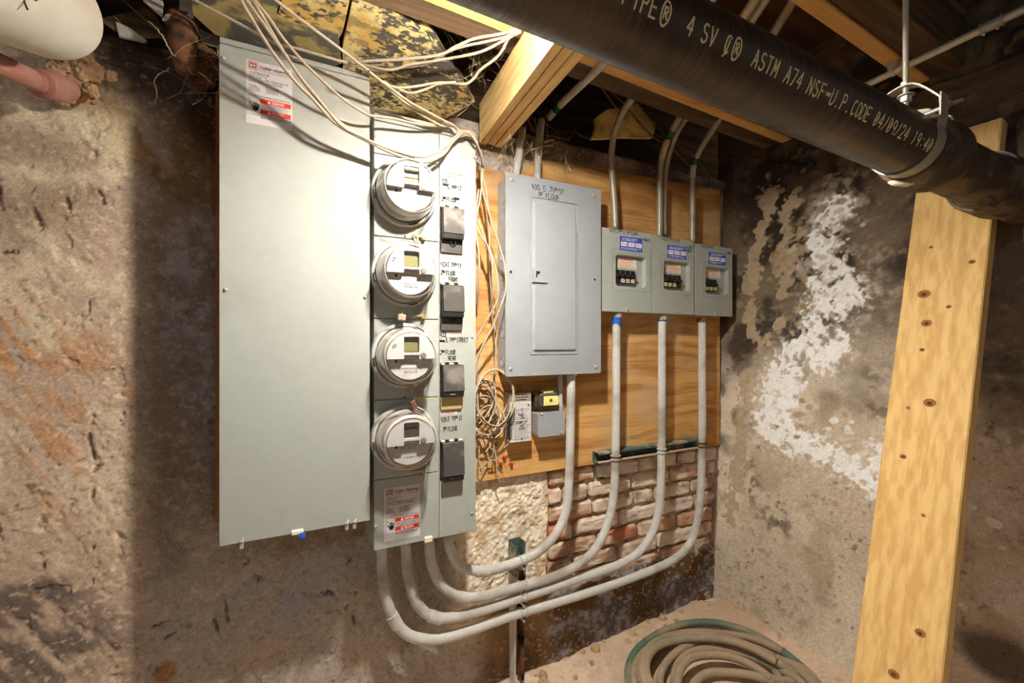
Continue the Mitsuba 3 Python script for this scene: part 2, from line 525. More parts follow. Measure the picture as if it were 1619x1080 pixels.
# grey damp patch in the bottom left corner, dark scrapes
for px, py, rx, rz in ((40, 1030, .17, .11), (60, 940, .10, .03)):
    cx, cz = W(px, py)
    C = lerp(C, S(92, 80, 76), blob(wx, wz, cx, cz, rx, rz, .45) * ss(.30, .56, scrape * .5 + det * .5) * .85)
dk = [[W(42, 772), W(60, 770), W(80, 778), W(105, 774)], [W(170, 1015), W(190, 1020)], [W(45, 780), W(55, 776)]]
C = lerp(C, S(84, 70, 58), (1 - ss(.004, .013, dist_to(dk, wx, wz))) * ss(.36, .5, scrape) * .8)
# plaster around the left cabinet: grey-brown stains plus its cast shadow painted in
x0, _ = W(224, 500)
shade_stain = ss(x0 - .05, x0 + .04, wx) * (1 - ss(.55, .80, X))
up = ss(.35, .75, Z + .25 * (big - .5))
sc = lerp(np.ones_like(C) * S(160, 152, 142), S(122, 108, 94), up)
sc = lerp(sc, S(176, 160, 140), ss(.5, .68, det) * .4)
sc = lerp(sc, S(112, 98, 86), ss(.52, .66, mid) * .5)
sc = lerp(sc, S(168, 158, 140), ss(.62, .7, fb(X, Z, 46, 3, 21)) * .45)
for px, py, rx, rz in ((440, 935, .10, .05), (470, 960, .05, .10), (300, 480, .06, .16), (320, 640, .03, .12), (520, 900, .08, .05)):
    cx, cz = W(px, py)
    sc = lerp(sc, S(142, 142, 150), blob(wx, wz, cx, cz, rx, rz, .7) * ss(.4, .62, det) * .75)
for px, py, rx, rz in ((560, 1040, .10, .05), (450, 1020, .10, .04), (530, 960, .06, .04)):
    cx, cz = W(px, py)
    sc = lerp(sc, S(188, 164, 138), blob(wx, wz, cx, cz, rx, rz, .6) * ss(.35, .6, mid) * .6)
cx, cz = W(262, 1065)
sc = lerp(sc, S(150, 96, 52), blob(wx, wz, cx, cz, .022, .03, .3) * .9)
C = lerp(C, sc, shade_stain * .92)
# limewashed rubble right of the meters
x1, zt = W(752, 760)
x2, zb = W(868, 960)
lime = ss(x1 - .12, x1 - .04, wx) * (1 - ss(x2 - .01, x2 + .03, wx)) * (1 - ss(.64, .67, Z)) * ss(.10, .22, wz)
lump = fb(wx, wz, 24, 4, 8)
H += lime * (.011 * (lump - .45) + .014 * (fb(wx, wz, 90, 4, 9) - .5))
lc = lerp(np.ones_like(C) * S(230, 217, 194), S(196, 170, 134), ss(.46, .74, fb(wx, wz, 30, 4, 10)))
lc = lerp(lc, S(196, 182, 170), ss(.5, .7, big))
lc = lerp(lc, S(130, 96, 60), ss(.63, .75, 1 - lump) * .7)
C = lerp(C, lc, lime)
# brick field: mortar bed lies back
bx0, bx1 = W(866, 720)[0], 1.80
brick = ss(bx0 - .006, bx0 + .006, wx) * (1 - ss(.655, .67, Z)) * ss(.225, .25, Z + .02 * (mid - .5))
H = H * (1 - .5 * brick) - .016 * brick
mc = lerp(np.ones_like(C) * S(196, 180, 154), S(140, 112, 82), ss(.45, .65, det))
C = lerp(C, mc, brick)
# blue-grey stone course; brown base under the bricks is shade put into the colour
base = ss(bx0 - .32, bx0 - .2, wx) * (1 - ss(.20, .25, Z + .02 * (mid - .5)))
stone = ss(bx0 - .03, bx0 + .04, wx) * (1 - ss(.20, .25, Z + .02 * (mid - .5)))
bc = lerp(np.ones_like(C) * S(134, 102, 66), S(88, 66, 44), ss(.42, .62, mid))
stc = lerp(np.ones_like(C) * S(104, 98, 98), S(152, 150, 156), ss(.46, .62, fb(wx, wz, 40, 4, 12)))
stc = lerp(stc, S(96, 70, 44), ss(.52, .62, fb(wx, wz, 12, 3, 13)))
C = lerp(C, bc, base * .9)
C = lerp(C, stc, stone * .9)
H += stone * .012
# sooty top of the wall above the plywood
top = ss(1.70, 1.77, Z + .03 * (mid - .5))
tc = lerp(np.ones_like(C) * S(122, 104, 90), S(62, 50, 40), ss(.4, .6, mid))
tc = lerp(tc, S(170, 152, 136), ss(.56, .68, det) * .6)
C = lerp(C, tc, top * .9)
H += .012 * ss(1.757, 1.767, Z) * (1 - ss(1.785, 1.80, Z))
# shade under the joists at the upper left, painted in as dark brown
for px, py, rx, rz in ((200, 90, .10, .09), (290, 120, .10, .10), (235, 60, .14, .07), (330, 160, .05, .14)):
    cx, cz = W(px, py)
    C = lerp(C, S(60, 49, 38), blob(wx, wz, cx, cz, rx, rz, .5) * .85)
for px, py, rx, rz in ((742, 205, .05, .045), (775, 258, .05, .022), (815, 268, .05, .018)):
    cx, cz = W(px, py)
    C = lerp(C, S(196, 186, 176), blob(wx, wz, cx, cz, rx, rz, .4) * .9)
# cracks
under = ss(.40, .44, X) * (1 - ss(1.70, 1.72, X)) * ss(.63, .65, Z) * (1 - ss(1.75, 1.757, Z)) + ss(-.14, -.12, X) * (1 - ss(.2, .22, X)) * ss(.63, .65, Z)
cr = [[W(140, 468), W(138, 495), W(141, 520)], [W(146, 690), W(149, 740), W(146, 790)], [W(147, 860), W(142, 900), W(144, 950), W(150, 990)], [W(2, 400), W(22, 392), W(36, 412)],
      [W(46, 262), W(48, 285), W(42, 305)], [W(55, 325), W(62, 345), W(70, 362)], [W(98, 312), W(110, 322), W(117, 342)], [W(160, 300), W(168, 322)], [W(120, 270), W(155, 288), W(172, 294)],
      [W(508, 940), W(522, 937), W(532, 945), W(536, 968)], [W(556, 975), W(560, 1000)], [W(550, 890), W(556, 878), W(552, 870)], [W(396, 903), W(408, 910), W(412, 918)],
      [W(372, 905), W(392, 888)], [W(352, 930), W(360, 985)], [W(60, 880), W(75, 905)], [W(0, 280), W(6, 330)], [W(165, 115), W(180, 135), W(186, 152)], [W(240, 990), W(300, 972)],
      [W(262, 1010), W(300, 990)], [W(338, 980), W(346, 1010)], [W(205, 690), W(194, 640), W(192, 668)], [W(560, 935), W(546, 965)]]
dcr = dist_to(cr, wx + .016 * (det - .5), wz + .016 * (fine - .5)) + .006 * ss(.35, .65, fb(X, Z, 40, 3, 33))
H -= .005 * (1 - ss(.0015, .006, dcr))
C = lerp(C, S(70, 56, 44), (1 - ss(.001, .0055, dcr)) * .8)
scf = ss(.68, .73, meshkit.fbm(np.stack([(wx + wz * .5) * 130, (wz - wx * .4) * 60, X * 0 + 9], -1), 3, 71)) * (1 - lime) * (1 - brick)
H -= .0016 * scf
C = lerp(C, S(118, 96, 78), scf * .38)
vein = (1 - ss(.003, .010, np.abs(fb(wx, wz, 7, 5, 75) - .5))) * ss(.5, .62, fb(X, Z, 4, 3, 76)) * (1 - lime) * (1 - brick) * (1 - under)
H -= .0016 * vein
C = lerp(C, S(120, 98, 80), vein * .3)
pal = ss(.66, .73, meshkit.fbm(np.stack([(wx - wz * .3) * 80, (wz + wx * .3) * 110, X * 0 + 5], -1), 3, 73)) * (1 - lime) * (1 - brick) * (1 - top)
C = lerp(C, S(214, 194, 164), pal * .5 * (1 - .6 * shade_stain))
flk = ss(.66, .70, fb(wx, wz, 22, 3, 31)) * (1 - lime) * (1 - brick)
H -= .003 * flk
GR = np.random.default_rng(3)
H = H * (1 - under) + np.minimum(H - .004, .001) * under
C = C * (1 + .24 * (fine - .5) + .2 * (det - .5) + .10 * GR.normal(size=X.shape))[..., None]
back = .26 * ss(1.795, 1.825, Z + .012 * (mid - .5))
Y = -H + back
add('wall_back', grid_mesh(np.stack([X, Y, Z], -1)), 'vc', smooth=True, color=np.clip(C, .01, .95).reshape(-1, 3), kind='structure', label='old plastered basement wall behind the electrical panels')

# bricks laid bare under the plywood
COURSE = .0640
bv = 0
for r in range(7):
    z0 = .648 - (r + 1) * COURSE
    x = bx0 + (.0 if r % 2 else -.0) + .004
    first = True
    while x < 1.69:
        L = rng.uniform(.185, .205)
        if first and r % 2:
            L *= .5
        if rng.random() < .16:
            L *= .52
        first = False
        xe = min(x + L, 1.70)
        if xe - x > .04:
            m = box(x, xe, -.004 + rng.uniform(-.006, .004), .03, z0 + rng.uniform(0, .003), z0 + .054 + rng.uniform(-.003, .002), .008)
            m = m.subdivide_to_size(.020)
            v = np.array(m.vertices)
            q = meshkit.fbm(v * 45 + bv * 5, 3, 3)
            q2 = meshkit.fbm(v * 120 + bv * 5, 2, 4)
            nrm = np.array(m.vertex_normals)
            m.vertices = v + nrm * ((q - .5) * .012 + (q2 - .5) * .005)[:, None]
            cc = [S(188, 122, 90), S(184, 142, 114), S(210, 190, 168), S(194, 174, 150), S(182, 160, 136), S(206, 194, 184)][rng.integers(0, 6)]
            wht = ss(.42, .62, meshkit.fbm(v * 26 + bv * 3, 3, 8) + rng.uniform(-.12, .10))
            col = cc + (S(220, 206, 186) - cc) * (wht * .8)[:, None]
            dkm = ss(.55, .75, meshkit.fbm(v * 20 + bv * 9, 3, 9)) * .5
            col = col + (S(116, 92, 66) - col) * dkm[:, None]
            add('brick', m, 'vc', 'wall_back', smooth=True, color=col)
            bv += 1
        x = xe + rng.uniform(.008, .013)

# ---- right wall
ys = np.arange(-1.55, .03, .0035)
zs = np.arange(-.03, 2.19, .0035)
YY, ZZ = np.meshgrid(ys, zs)


def RW(px, py):
    q = PX(px, py, 1.70)
    return q[1], q[2]


wy = YY + .035 * (fb(YY, ZZ, 9, 3, 41) - .5)
wz = ZZ + .035 * (fb(YY, ZZ, 9, 3, 42) - .5)
big = fb(YY, ZZ, 2.8, 4, 43)
mid = fb(wy, wz, 9, 4, 44)
det = fb(wy, wz, 32, 4, 45)
fine = fb(YY, ZZ, 120, 3, 46)
H = .016 * (big - .5) + .009 * (mid - .5) + .006 * (det - .5) + .0018 * (fine - .5)
C = np.ones(YY.shape + (3,)) * S(214, 200, 178)
C = lerp(C, S(196, 180, 158), ss(.4, .62, big))
C = lerp(C, S(158, 138, 112), ss(.54, .68, mid) * .5)
C = lerp(C, S(126, 106, 84), ss(.58, .74, det) * .6 * ss(.38, .62, big))
C = lerp(C, S(96, 80, 62), ss(.66, .76, fb(wy, wz, 70, 4, 47)) * .7 * ss(.42, .6, fb(wy, wz, 5, 3, 48)))
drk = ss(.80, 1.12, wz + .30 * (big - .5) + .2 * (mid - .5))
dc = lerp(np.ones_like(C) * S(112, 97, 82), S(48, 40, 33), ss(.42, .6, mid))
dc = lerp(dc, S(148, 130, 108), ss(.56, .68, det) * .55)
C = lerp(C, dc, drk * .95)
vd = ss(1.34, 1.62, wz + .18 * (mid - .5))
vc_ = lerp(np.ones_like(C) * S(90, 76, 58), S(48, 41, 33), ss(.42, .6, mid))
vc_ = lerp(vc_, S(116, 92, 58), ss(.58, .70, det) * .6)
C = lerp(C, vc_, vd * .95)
# darker patches along the corner, and scabs
cnr = ss(-.22, -.06, wy) * ss(.45, .62, mid)
C = lerp(C, S(76, 66, 58), cnr * ss(.3, .6, wz) * .7)
for px, py, rx, rz in ((1180, 640, .03, .14), (1330, 530, .10, .05), (1370, 590, .05, .03), (1380, 650, .05, .03), (1250, 690, .05, .03), (1190, 760, .04, .10), (1230, 820, .07, .05)):
    cy, cz = RW(px, py)
    C = lerp(C, S(96, 80, 68), blob(wy, wz, cy, cz, rx, rz, .6) * ss(.42, .58, det) * .75)
# beige peel beside the cabinets
pe = [[RW(1205, 310), RW(1200, 350), RW(1185, 400), RW(1176, 450), RW(1178, 500)], [RW(1238, 330), RW(1236, 380), RW(1222, 430)], [RW(1180, 520), RW(1200, 540), RW(1235, 510)],
      [RW(1232, 470), RW(1240, 440), RW(1256, 372)], [RW(1180, 600), RW(1168, 700), RW(1160, 820)]]
dpe = dist_to(pe, wy, wz)
flake = fb(wy, wz, 26, 3, 51)
mpe = ss(-.004, .006, .034 - dpe + .12 * (flake - .55) + .06 * (fb(YY, ZZ, 80, 3, 59) - .5))
C = lerp(C, S(176, 156, 128), mpe * .85)
H += .003 * mpe
# white bloom: chain of flakes from under the joists down to the post
ef = [[RW(1288, 385), RW(1294, 430), RW(1286, 470), RW(1280, 510), RW(1275, 540)], [RW(1275, 540), RW(1245, 560), RW(1222, 590), RW(1210, 630), RW(1208, 670), RW(1222, 690)],
      [RW(1250, 590), RW(1235, 640), RW(1232, 690)], [RW(1222, 690), RW(1262, 700), RW(1300, 715), RW(1340, 735), RW(1390, 758)], [RW(1275, 545), RW(1300, 570), RW(1320, 545)],
      [RW(1310, 330), RW(1300, 350)], [RW(1315, 428), RW(1330, 440), RW(1342, 470), RW(1325, 485)], [RW(1395, 720), RW(1384, 765)]]
de = dist_to(ef, wy, wz)
fl2 = fb(wy, wz, 30, 3, 52)
fl3 = fb(YY, ZZ, 75, 3, 57)
me = ss(-.004, .006,   .042 - de + .11 * (fl2 - .52) + .06 * (fl3 - .5)) * (1 - .85 * ss(.56, .63, fb(wy, wz, 52, 3, 58)))
me = np.maximum(me, .7 * ss(.57, .63, fl3) * (1 - ss(.02, .10, de)))
spots = np.zeros_like(de)
r2 = np.random.default_rng(5)
for px, py, s, n in ((1308, 340, .05, 9), (1325, 455, .07, 18), (1290, 420, .05, 16), (1275, 500, .05, 14), (1260, 370, .08, 12), (1215, 400, .06, 12), (1300, 370, .10, 10), (1200, 300, .06, 9), (1240, 300, .07, 9),
                     (1310, 290, .05, 6), (1350, 700, .08, 10), (1500, 930, .06, 5), (1530, 800, .08, 6), (1260, 650, .08, 14)):
    cy, cz = RW(px, py)
    for _ in range(n):
        a, b = r2.normal(size=2) * s * .6
        R = r2.uniform(.006, .016)
        spots = np.maximum(spots, (1 - ss(.85, 1.05, np.hypot((wy - cy - a) / R, (wz - cz - b) / (R * .8)))) * (.55 + .45 * r2.random()))
veil = 1 - ss(.03, .16, de)
C = lerp(C, S(206, 192, 170), veil * ss(.42, .62, det) * .55)
C = lerp(C, S(247, 245, 240), me * .97)
spc = lerp(np.ones_like(C) * S(150, 126, 92), S(236, 232, 224), ss(-.34, -.50, wy) * np.clip(1.2 - 1.2 * ss(1.4, 1.6, ZZ), 0, 1))
C = lerp(C, spc, np.clip(spots, 0, 1))
H += .004 * np.maximum(me, spots)
# pale bloom low on the shaded part right of the post
for px, py, rx, rz in ((1545, 790, .10, .05), (1600, 940, .05, .04), (1600, 700, .08, .03)):
    cy, cz = RW(px, py)
    C = lerp(C, S(214, 206, 192), blob(wy, wz, cy, cz, rx, rz, .7) * ss(.42, .58, det) * .7)
cy, cz = RW(1590, 1040)
C = lerp(C, S(70, 60, 46), blob(wy, wz, cy, cz, .10, .06, .4) * .85)
# stone joints in the rubble above
jo = [[RW(1440, 130), RW(1520, 100), RW(1619, 60)], [RW(1478, 90), RW(1470, 30), RW(1500, 0)], [RW(1520, 100), RW(1540, 40), RW(1619, 20)], [RW(1470, 130), RW(1510, 170), RW(1600, 130)], [RW(1160, 260), RW(1240, 245), RW(1320, 270)]]
dj = dist_to(jo, wy, wz)
H -= .012 * (1 - ss(.003, .014, dj))
rg = meshkit.fbm(np.stack([(wy + wz * .4) * 22, (wz - wy * .4) * 70, YY * 0], -1), 3, 55)
H += .010 * vd * (rg - .5)
C = C * (1 + .24 * (fine - .5) + .24 * (det - .5) + .10 * GR.normal(size=YY.shape))[..., None]
XX = 1.672 + .045 * np.clip(ZZ, 0, 1.8) - H
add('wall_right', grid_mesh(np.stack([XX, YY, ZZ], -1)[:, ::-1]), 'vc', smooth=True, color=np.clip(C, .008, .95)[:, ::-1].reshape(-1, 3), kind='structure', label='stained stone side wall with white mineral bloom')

# ---- floor
xs = np.arange(-1.40, 1.80, .006)
ys = np.arange(-1.0, .06, .005)
X, Yg = np.meshgrid(xs, ys)
mid = fb(X, Yg, 8, 4, 61)
det = fb(X, Yg, 34, 4, 62)
fine = fb(X, Yg, 120, 3, 63)
edge = ss(-.16, .0, Yg) + ss(1.50, 1.70, X)
Hf = zfloor(X) + .008 * (mid - .5) + .003 * (det - .5) + .0012 * (fine - .5) + edge * (.018 * ss(.3, .8, mid) + .02 * np.clip(det - .52, 0, 1))
C = np.ones(X.shape + (3,)) * S(208, 184, 158)
C = lerp(C, S(190, 164, 138), ss(.42, .62, mid))
C = lerp(C, S(150, 118, 92), ss(.58, .7, det) * .4 * (.4 + edge))
C = C * (1 + .12 * (fine - .5) + .18 * (det - .5) + .05 * GR.normal(size=X.shape))[..., None]
add('floor', grid_mesh(np.stack([X, Yg, Hf], -1)), 'vc', smooth=True, color=C.reshape(-1, 3), kind='structure', label='dusty tan concrete basement floor')
add('floor', trimesh.creation.box(bounds=[[-5, -5, -.16], [5, -.99, -.055]]), M('floor_far', S(186, 160, 134), .9, .1), kind='structure', label='basement floor nearer the camera')
# rubble swept against the foot of the wall
for i in range(22):
    x = rng.uniform(.75, 1.62)
    y = -abs(rng.normal(0, .05)) - .015
    r = rng.uniform(.006, .018)
    m = trimesh.creation.icosphere(1, r)
    m.vertices *= rng.uniform(.6, 1.3, 3)
    m.vertices += rng.normal(size=m.vertices.shape) * r * .12
    m.vertices += (x, y, float(zfloor(x)) + r * .35)
    add('mortar_lump', m, 'clay', smooth=40, label='lump of fallen mortar lying at the foot of the brick wall', category='mortar lump', group='lumps of mortar at the foot of the brick wall')

# ---- ceiling: subfloor, joists
add('ceiling', trimesh.creation.box(bounds=[[-4, -4, 2.17], [1.95, .35, 2.2]]), 'subfloor', kind='structure', label='dark subfloor boards over the joists')
add('trim_1', trimesh.creation.box(bounds=[[-1.5, .24, 1.70], [2.2, .28, 2.17]]), 'old_wood_x', kind='structure', label='dark rim board behind the wall top')


def jy(px, py, z=1.855):
    return PZ(px, py, z)


a, b = jy(780, 43), jy(1180, 203)
d = (b - a) / (b[0] - a[0])


def beam(y0, y1, z0, z1, xa, xb, c=.003):
    """a member along x that follows the joists' slight skew"""
    m = box(xa, xb, y0, y1, z0, z1, c).subdivide_to_size(.3)
    v = m.vertices
    m.vertices = np.c_[v[:, 0], v[:, 1] + (v[:, 0] - a[0]) * d[1], v[:, 2]]
    return m


add('floor_joist', beam(a[1] + .004, a[1] + .075, 1.857, 2.17, -1.2, 1.73), 'old_wood_x', label='old dark joist beside the wall top, cables and conduits passing under it', category='joist')
add('floor_joist', beam(a[1] - .036, a[1] + .002, 1.852, 2.17, -.6, 1.73), 'lumber_x', label='new lumber joist fixed to the old dark joist, just behind the black pipe', category='joist')
q = jy(1330, 59)
jy0 = q[1] - (q[0] - a[0]) * d[1]
add('floor_joist', beam(jy0 - .115, jy0 - .042, 1.862, 2.17, -1.2, 1.71), 'old_wood_x', label='dark old joist nearest the viewer, above the black pipe', category='joist')
add('floor_joist', beam(jy0 - .040, jy0, 1.855, 2.17, -1.2, 1.70), 'lumber_x', label='joist over the black pipe, nearest the hanger rod', category='joist')
m = box(1.40, 1.72, -.89, -.85, 1.95, 2.0, .004)
add('blocking', hull([PZ(1340, 20, 1.98), PZ(1349, 30, 1.97), PZ(1420, -30, 1.97), PZ(1400, -40, 1.98), PZ(1340, 20, 2.02), PZ(1420, -30, 2.02), PZ(1349, 30, 2.02)]), 'lumber_y', label='split wooden block sticking out at the top near the hanger rod', category='wood block')

# ------------------------------------------------------------------ lamp behind the pipe, and a cool lamp behind the camera
t = thing('pendant_lamp', 'lit bulb in a white lampholder under the floor, hidden behind the black pipe', 'lamp')
bm = trimesh.creation.icosphere(3, 1.)
bm.vertices *= (.028, .028, .0050)
bm.vertices += BULB
scene[t + '__bulb'] = {**mikit.ply(bm, 'mat_white_plastic', smooth=True), 'emitter': {'type': 'area', 'radiance': {'type': 'rgb', 'value': BULB_POWER}}}
add('lampholder', lathe([(0, .0), (.021, .0), (.024, .05), (.018, .055), (0, .055)], 24, 'z', BULB + (0, 0, .0045)), 'white_plastic', t, smooth=40)
add('cord', cyl(BULB + (0, 0, .06), (BULB[0], BULB[1], 2.168), .004), 'black_plastic', t, smooth=True)
t = thing('work_lamp', 'cool white globe lamp on the ceiling behind the camera', 'lamp')
bm = trimesh.creation.icosphere(3, .06)
bm.vertices += COOL
scene[t + '__globe'] = {**mikit.ply(bm, 'mat_white_plastic', smooth=True), 'emitter': {'type': 'area', 'radiance': {'type': 'rgb', 'value': COOL_POWER}}}
add('cord', cyl(COOL + (0, 0, .055), (COOL[0], COOL[1], 2.172), .004), 'black_plastic', t, smooth=True)


# ------------------------------------------------------------------ backing boards
t = thing('plywood_sheet', 'large plywood backing sheet carrying the breaker boxes', 'board')
pz0, pz1 = .648, 1.728
add('panel', plate(sg.Polygon([(.43, pz0), (1.70, pz0), (1.70, 1.742), (.80, 1.712), (.735, 1.665), (.66, 1.640), (.60, 1.648), (.43, 1.635)]), -.004, -.022), 'plywood', t)
t = thing('backing_board', 'brown-edged backing board standing out left of the tall grey cabinet', 'board')
a0, a1 = PY(341, 105, -.016), PY(341, 825, -.016)
add('panel', box(a0[0], .20, -.022, -.003, a1[2], 1.735, .001), 'ply_edge', t)

# ------------------------------------------------------------------ tall grey terminal cabinet on the left
LX0, LX1, LZ0, LZ1, LY = -.1085, .2145, .639, 1.764, -.165
t = thing('terminal_cabinet', 'tall grey-green metal cabinet with a red and white warning label, largest on the wall', 'electrical cabinet')
add('body', box(LX0 + .002, LX1 - .002, LY + .004, -.022, LZ0 + .004, LZ1, .002), 'paint_panel', t)
add('lip', box(LX0 + .001, LX1 - .001, LY - .0005, LY + .02, LZ1 - .0115, LZ1 + .001, .001), 'paint_panel', t)
add('cover', box(LX0, LX1, LY, LY + .005, LZ0, LZ1 - .0145, .0012), 'paint_panel', t)
for px, py in ((353, 92), (579, 153), (577, 470), (356.5, 458)):
    q = PY(px, py, LY)
    add('screw', screw(q[0], LY, q[2], .0042), 'zinc', t, smooth=40)
for px, py in ((382, 853), (560, 820), (548, 826)):
    q = PY(px, py, LY)
    add('latch_tab', cat([box(q[0] - .004, q[0] + .004, LY - .006, LY + .004, LZ0 - .012, LZ0 + .006, .001), cyl((q[0], LY - .007, LZ0 + .004), (q[0] + .004, LY - .002, LZ0 + .012), .003, 8)]), 'zinc', t)
q = PY(470, 838, LY)
add('hasp', box(q[0] - .013, q[0] + .013, LY - .007, LY + .002, LZ0 - .002, LZ0 + .009, .002), 'cream_flake', t)
q = PY(477, 844, LY)
add('wire_seal', lathe([(0, .008), (.003, .008), (.0032, .005), (.0075, .005), (.008, 0), (0, 0)], 16, at=(q[0], LY - .004, q[2] - .002)), 'seal_blue', t, smooth=40, label='small round blue seal under the cover')


def warning_label(t, x0, x1, z0, z1, y, model, seed):
    """white label: emblem, two-word maker's name, rows of small print, hand pictogram, red DANGER and PELIGRO bars"""
    w, h = x1 - x0, z1 - z0
    L = add('label', plate(rect(x0, x1, z0, z1, .001), y, y - .0004), 'paper', t, label='white label with red danger bars')
    yy = y - .0005

    def bx(u0, u1, v0, v1, mat, name, dy=0.):
        add(name, plate(sg.box(x0 + u0 * w, z0 + v0 * h, x0 + u1 * w, z0 + v1 * h), yy - dy, yy - dy - .0002), mat, L)
    f = sg.box(x0 + .04 * w, z0 + .865 * h, x0 + .25 * w, z0 + .98 * h).difference(sg.box(x0 + .055 * w, z0 + .875 * h, x0 + .235 * w, z0 + .97 * h))
    add('emblem_frame', plate(f, yy, yy - .0002), 'ink_red', L)
    bx(.07, .22, .887, .958, 'seal_brown', 'emblem')
    e = [sg.Point(x0 + .115 * w, z0 + .922 * h).buffer(.022 * w), sg.Point(x0 + .175 * w, z0 + .925 * h).buffer(.02 * w)]
    add('emblem_mark', cat([plate(g, yy - .0002, yy - .0004) for g in e]), 'ink_white', L)
    m = meshkit.text_mesh('Cutler-Hammer', .05 * h, .0002, True)
    sx = .68 * w / m.bounds[1][0]
    m.vertices = np.c_[x0 + .28 * w + m.vertices[:, 0] * sx, yy - m.vertices[:, 2], z0 + .895 * h + m.vertices[:, 1]]
    add('lettering', m, 'ink', L)
    bx(.28, .97, .870, .876, 'ink_red', 'rule')
    bx(.04, .97, .848, .852, 'ink_fade', 'rule')
    m = meshkit.text_mesh(model, .042 * h, .0002)
    sx = .42 * w / m.bounds[1][0]
    m.vertices = np.c_[x0 + .07 * w + m.vertices[:, 0] * sx, yy - m.vertices[:, 2], z0 + .785 * h + m.vertices[:, 1]]
    add('lettering', m, 'ink', L)
    add('small_print', cat([fine_print(x0 + .06 * w, x0 + .46 * w, z0 + .66 * h, z0 + .775 * h, yy, 5, seed), fine_print(x0 + .42 * w, x0 + .92 * w, z0 + .66 * h, z0 + .745 * h, yy, 3, seed + 1),
                            fine_print(x0 + .06 * w, x0 + .3 * w, z0 + .52 * h, z0 + .62 * h, yy, 4, seed + 2), fine_print(x0 + .42 * w, x0 + .75 * w, z0 + .52 * h, z0 + .63 * h, yy, 4, seed + 3)]), 'ink_fade', L)
    bx(.04, .97, .452, .457, 'ink', 'rule')
    fr = sg.box(x0 + .03 * w, z0 + .14 * h, x0 + .97 * w, z0 + .44 * h).difference(sg.box(x0 + .036 * w, z0 + .144 * h, x0 + .964 * w, z0 + .436 * h))
    add('border', plate(fr, yy, yy - .0002), 'ink_fade', L)
    for v0, word in ((.345, 'DANGER'), (.175, 'PELIGRO')):
        bx(.30, .965, v0, v0 + .075, 'ink_red', 'danger_bar')
        tri = sg.Polygon([(x0 + .455 * w, z0 + (v0 + .012) * h), (x0 + .525 * w, z0 + (v0 + .012) * h), (x0 + .49 * w, z0 + (v0 + .066) * h)])
        add('warning_sign', plate(tri, yy - .0002, yy - .0004), 'ink_white', L)
        m = meshkit.text_mesh(word, .042 * h, .0002, True)
        m.vertices = np.c_[x0 + .55 * w + m.vertices[:, 0] * (.27 * w / m.bounds[1][0]), yy - .0002 - m.vertices[:, 2], z0 + (v0 + .017) * h + m.vertices[:, 1]]
        add('lettering', m, 'ink_white', L)
    add('small_print', cat([fine_print(x0 + .31 * w, x0 + .97 * w, z0 + .26 * h, z0 + .335 * h, yy, 4, seed + 5), fine_print(x0 + .31 * w, x0 + .97 * w, z0 + .10 * h, z0 + .165 * h, yy, 4, seed + 6)]), 'ink_fade', L)
    # pictogram: a hand and a jagged spark
    hx, hz = x0 + .2 * w, z0 + .25 * h
    g = [sg.Point(hx, hz).buffer(.06 * w)] + [sg.LineString([(hx + k * .028 * w, hz), (hx + k * .036 * w, hz + (.15 - .02 * abs(k)) * w)]).buffer(.011 * w) for k in (-1, 0, 1, 2)] + [sg.LineString([(hx, hz - .01 * w), (hx - .09 * w, hz + .05 * w)]).buffer(.012 * w)]
    from shapely import union_all
    add('hand_sign', plate(union_all(g), yy, yy - .0002), 'ink', L)
    z = np.array([(.05, .40), (.11, .35), (.07, .33), (.13, .29)])
    add('spark_sign', ribbon([np.c_[x0 + z[:, 0] * w, z0 + z[:, 1] * h]], .012 * w, lambda q: np.c_[q[:, 0], np.full(len(q), yy - .0002), q[:, 1]]), 'ink', L)


p0, p1 = PY(389, 93, LY), PY(462, 203, LY)
warning_label(t, p0[0], p1[0], PY(425, 200, LY)[2], PY(425, 102, LY)[2], LY, '3MTB400R', 11)

# ------------------------------------------------------------------ meter stack
SX0, SX1, SZ0, SZ1, SY = .2275, .5105, .5535, 1.688, -.150
SM = .4015
ms = thing('meter_stack', 'grey-green meter cabinet holding four round meters, with handwritten addresses', 'electrical cabinet')
add('body', box(SX0 + .001, SX1 - .001, SY + .004, -.022, SZ0 + .001, SZ1, .002), 'paint_panel', ms)
cut = [1.6625, 1.5775, 1.365, 1.152, .9405, .7345]
gp = .0011
add('top_cap', box(SX0, SX1, SY - .001, SY + .03, cut[0] + gp, SZ1, .001), 'paint_panel', ms)
add('cover_panel', box(SX0, SM - gp, SY, SY + .006, cut[1] + gp, cut[0] - gp, .001), 'paint_panel', ms)
for i in range(4):
    add('meter_cover', box(SX0, SM - gp, SY, SY + .006, cut[i + 2] + gp, cut[i + 1] - gp, .001), 'paint_panel', ms)
add('cover_panel', box(SX0, SM - .0005, SY - .0005, SY + .006, SZ0, cut[5] - gp, .001), 'paint_panel', ms)
FZ = [(PY(713, 328, SY)[2], PY(713, 401, SY)[2]), (PY(713, 449, SY)[2], PY(713, 523, SY)[2]), (PY(713, 574, SY)[2], PY(713, 647, SY)[2]), (PY(713, 695, SY)[2], PY(713, 758, SY)[2])]
fx0, fx1 = PY(696, 480, SY)[0], PY(730.5, 480, SY)[0]
col = rect(SM + gp, SX1, SZ0, cut[0] - gp, .001)
for z1, z0 in FZ:
    col = col.difference(sg.box(fx0 - .001, z0 - .001, fx1 + .001, z1 + .001))
add('breaker_cover', plate(col, SY + .005, SY), 'paint_panel', ms)
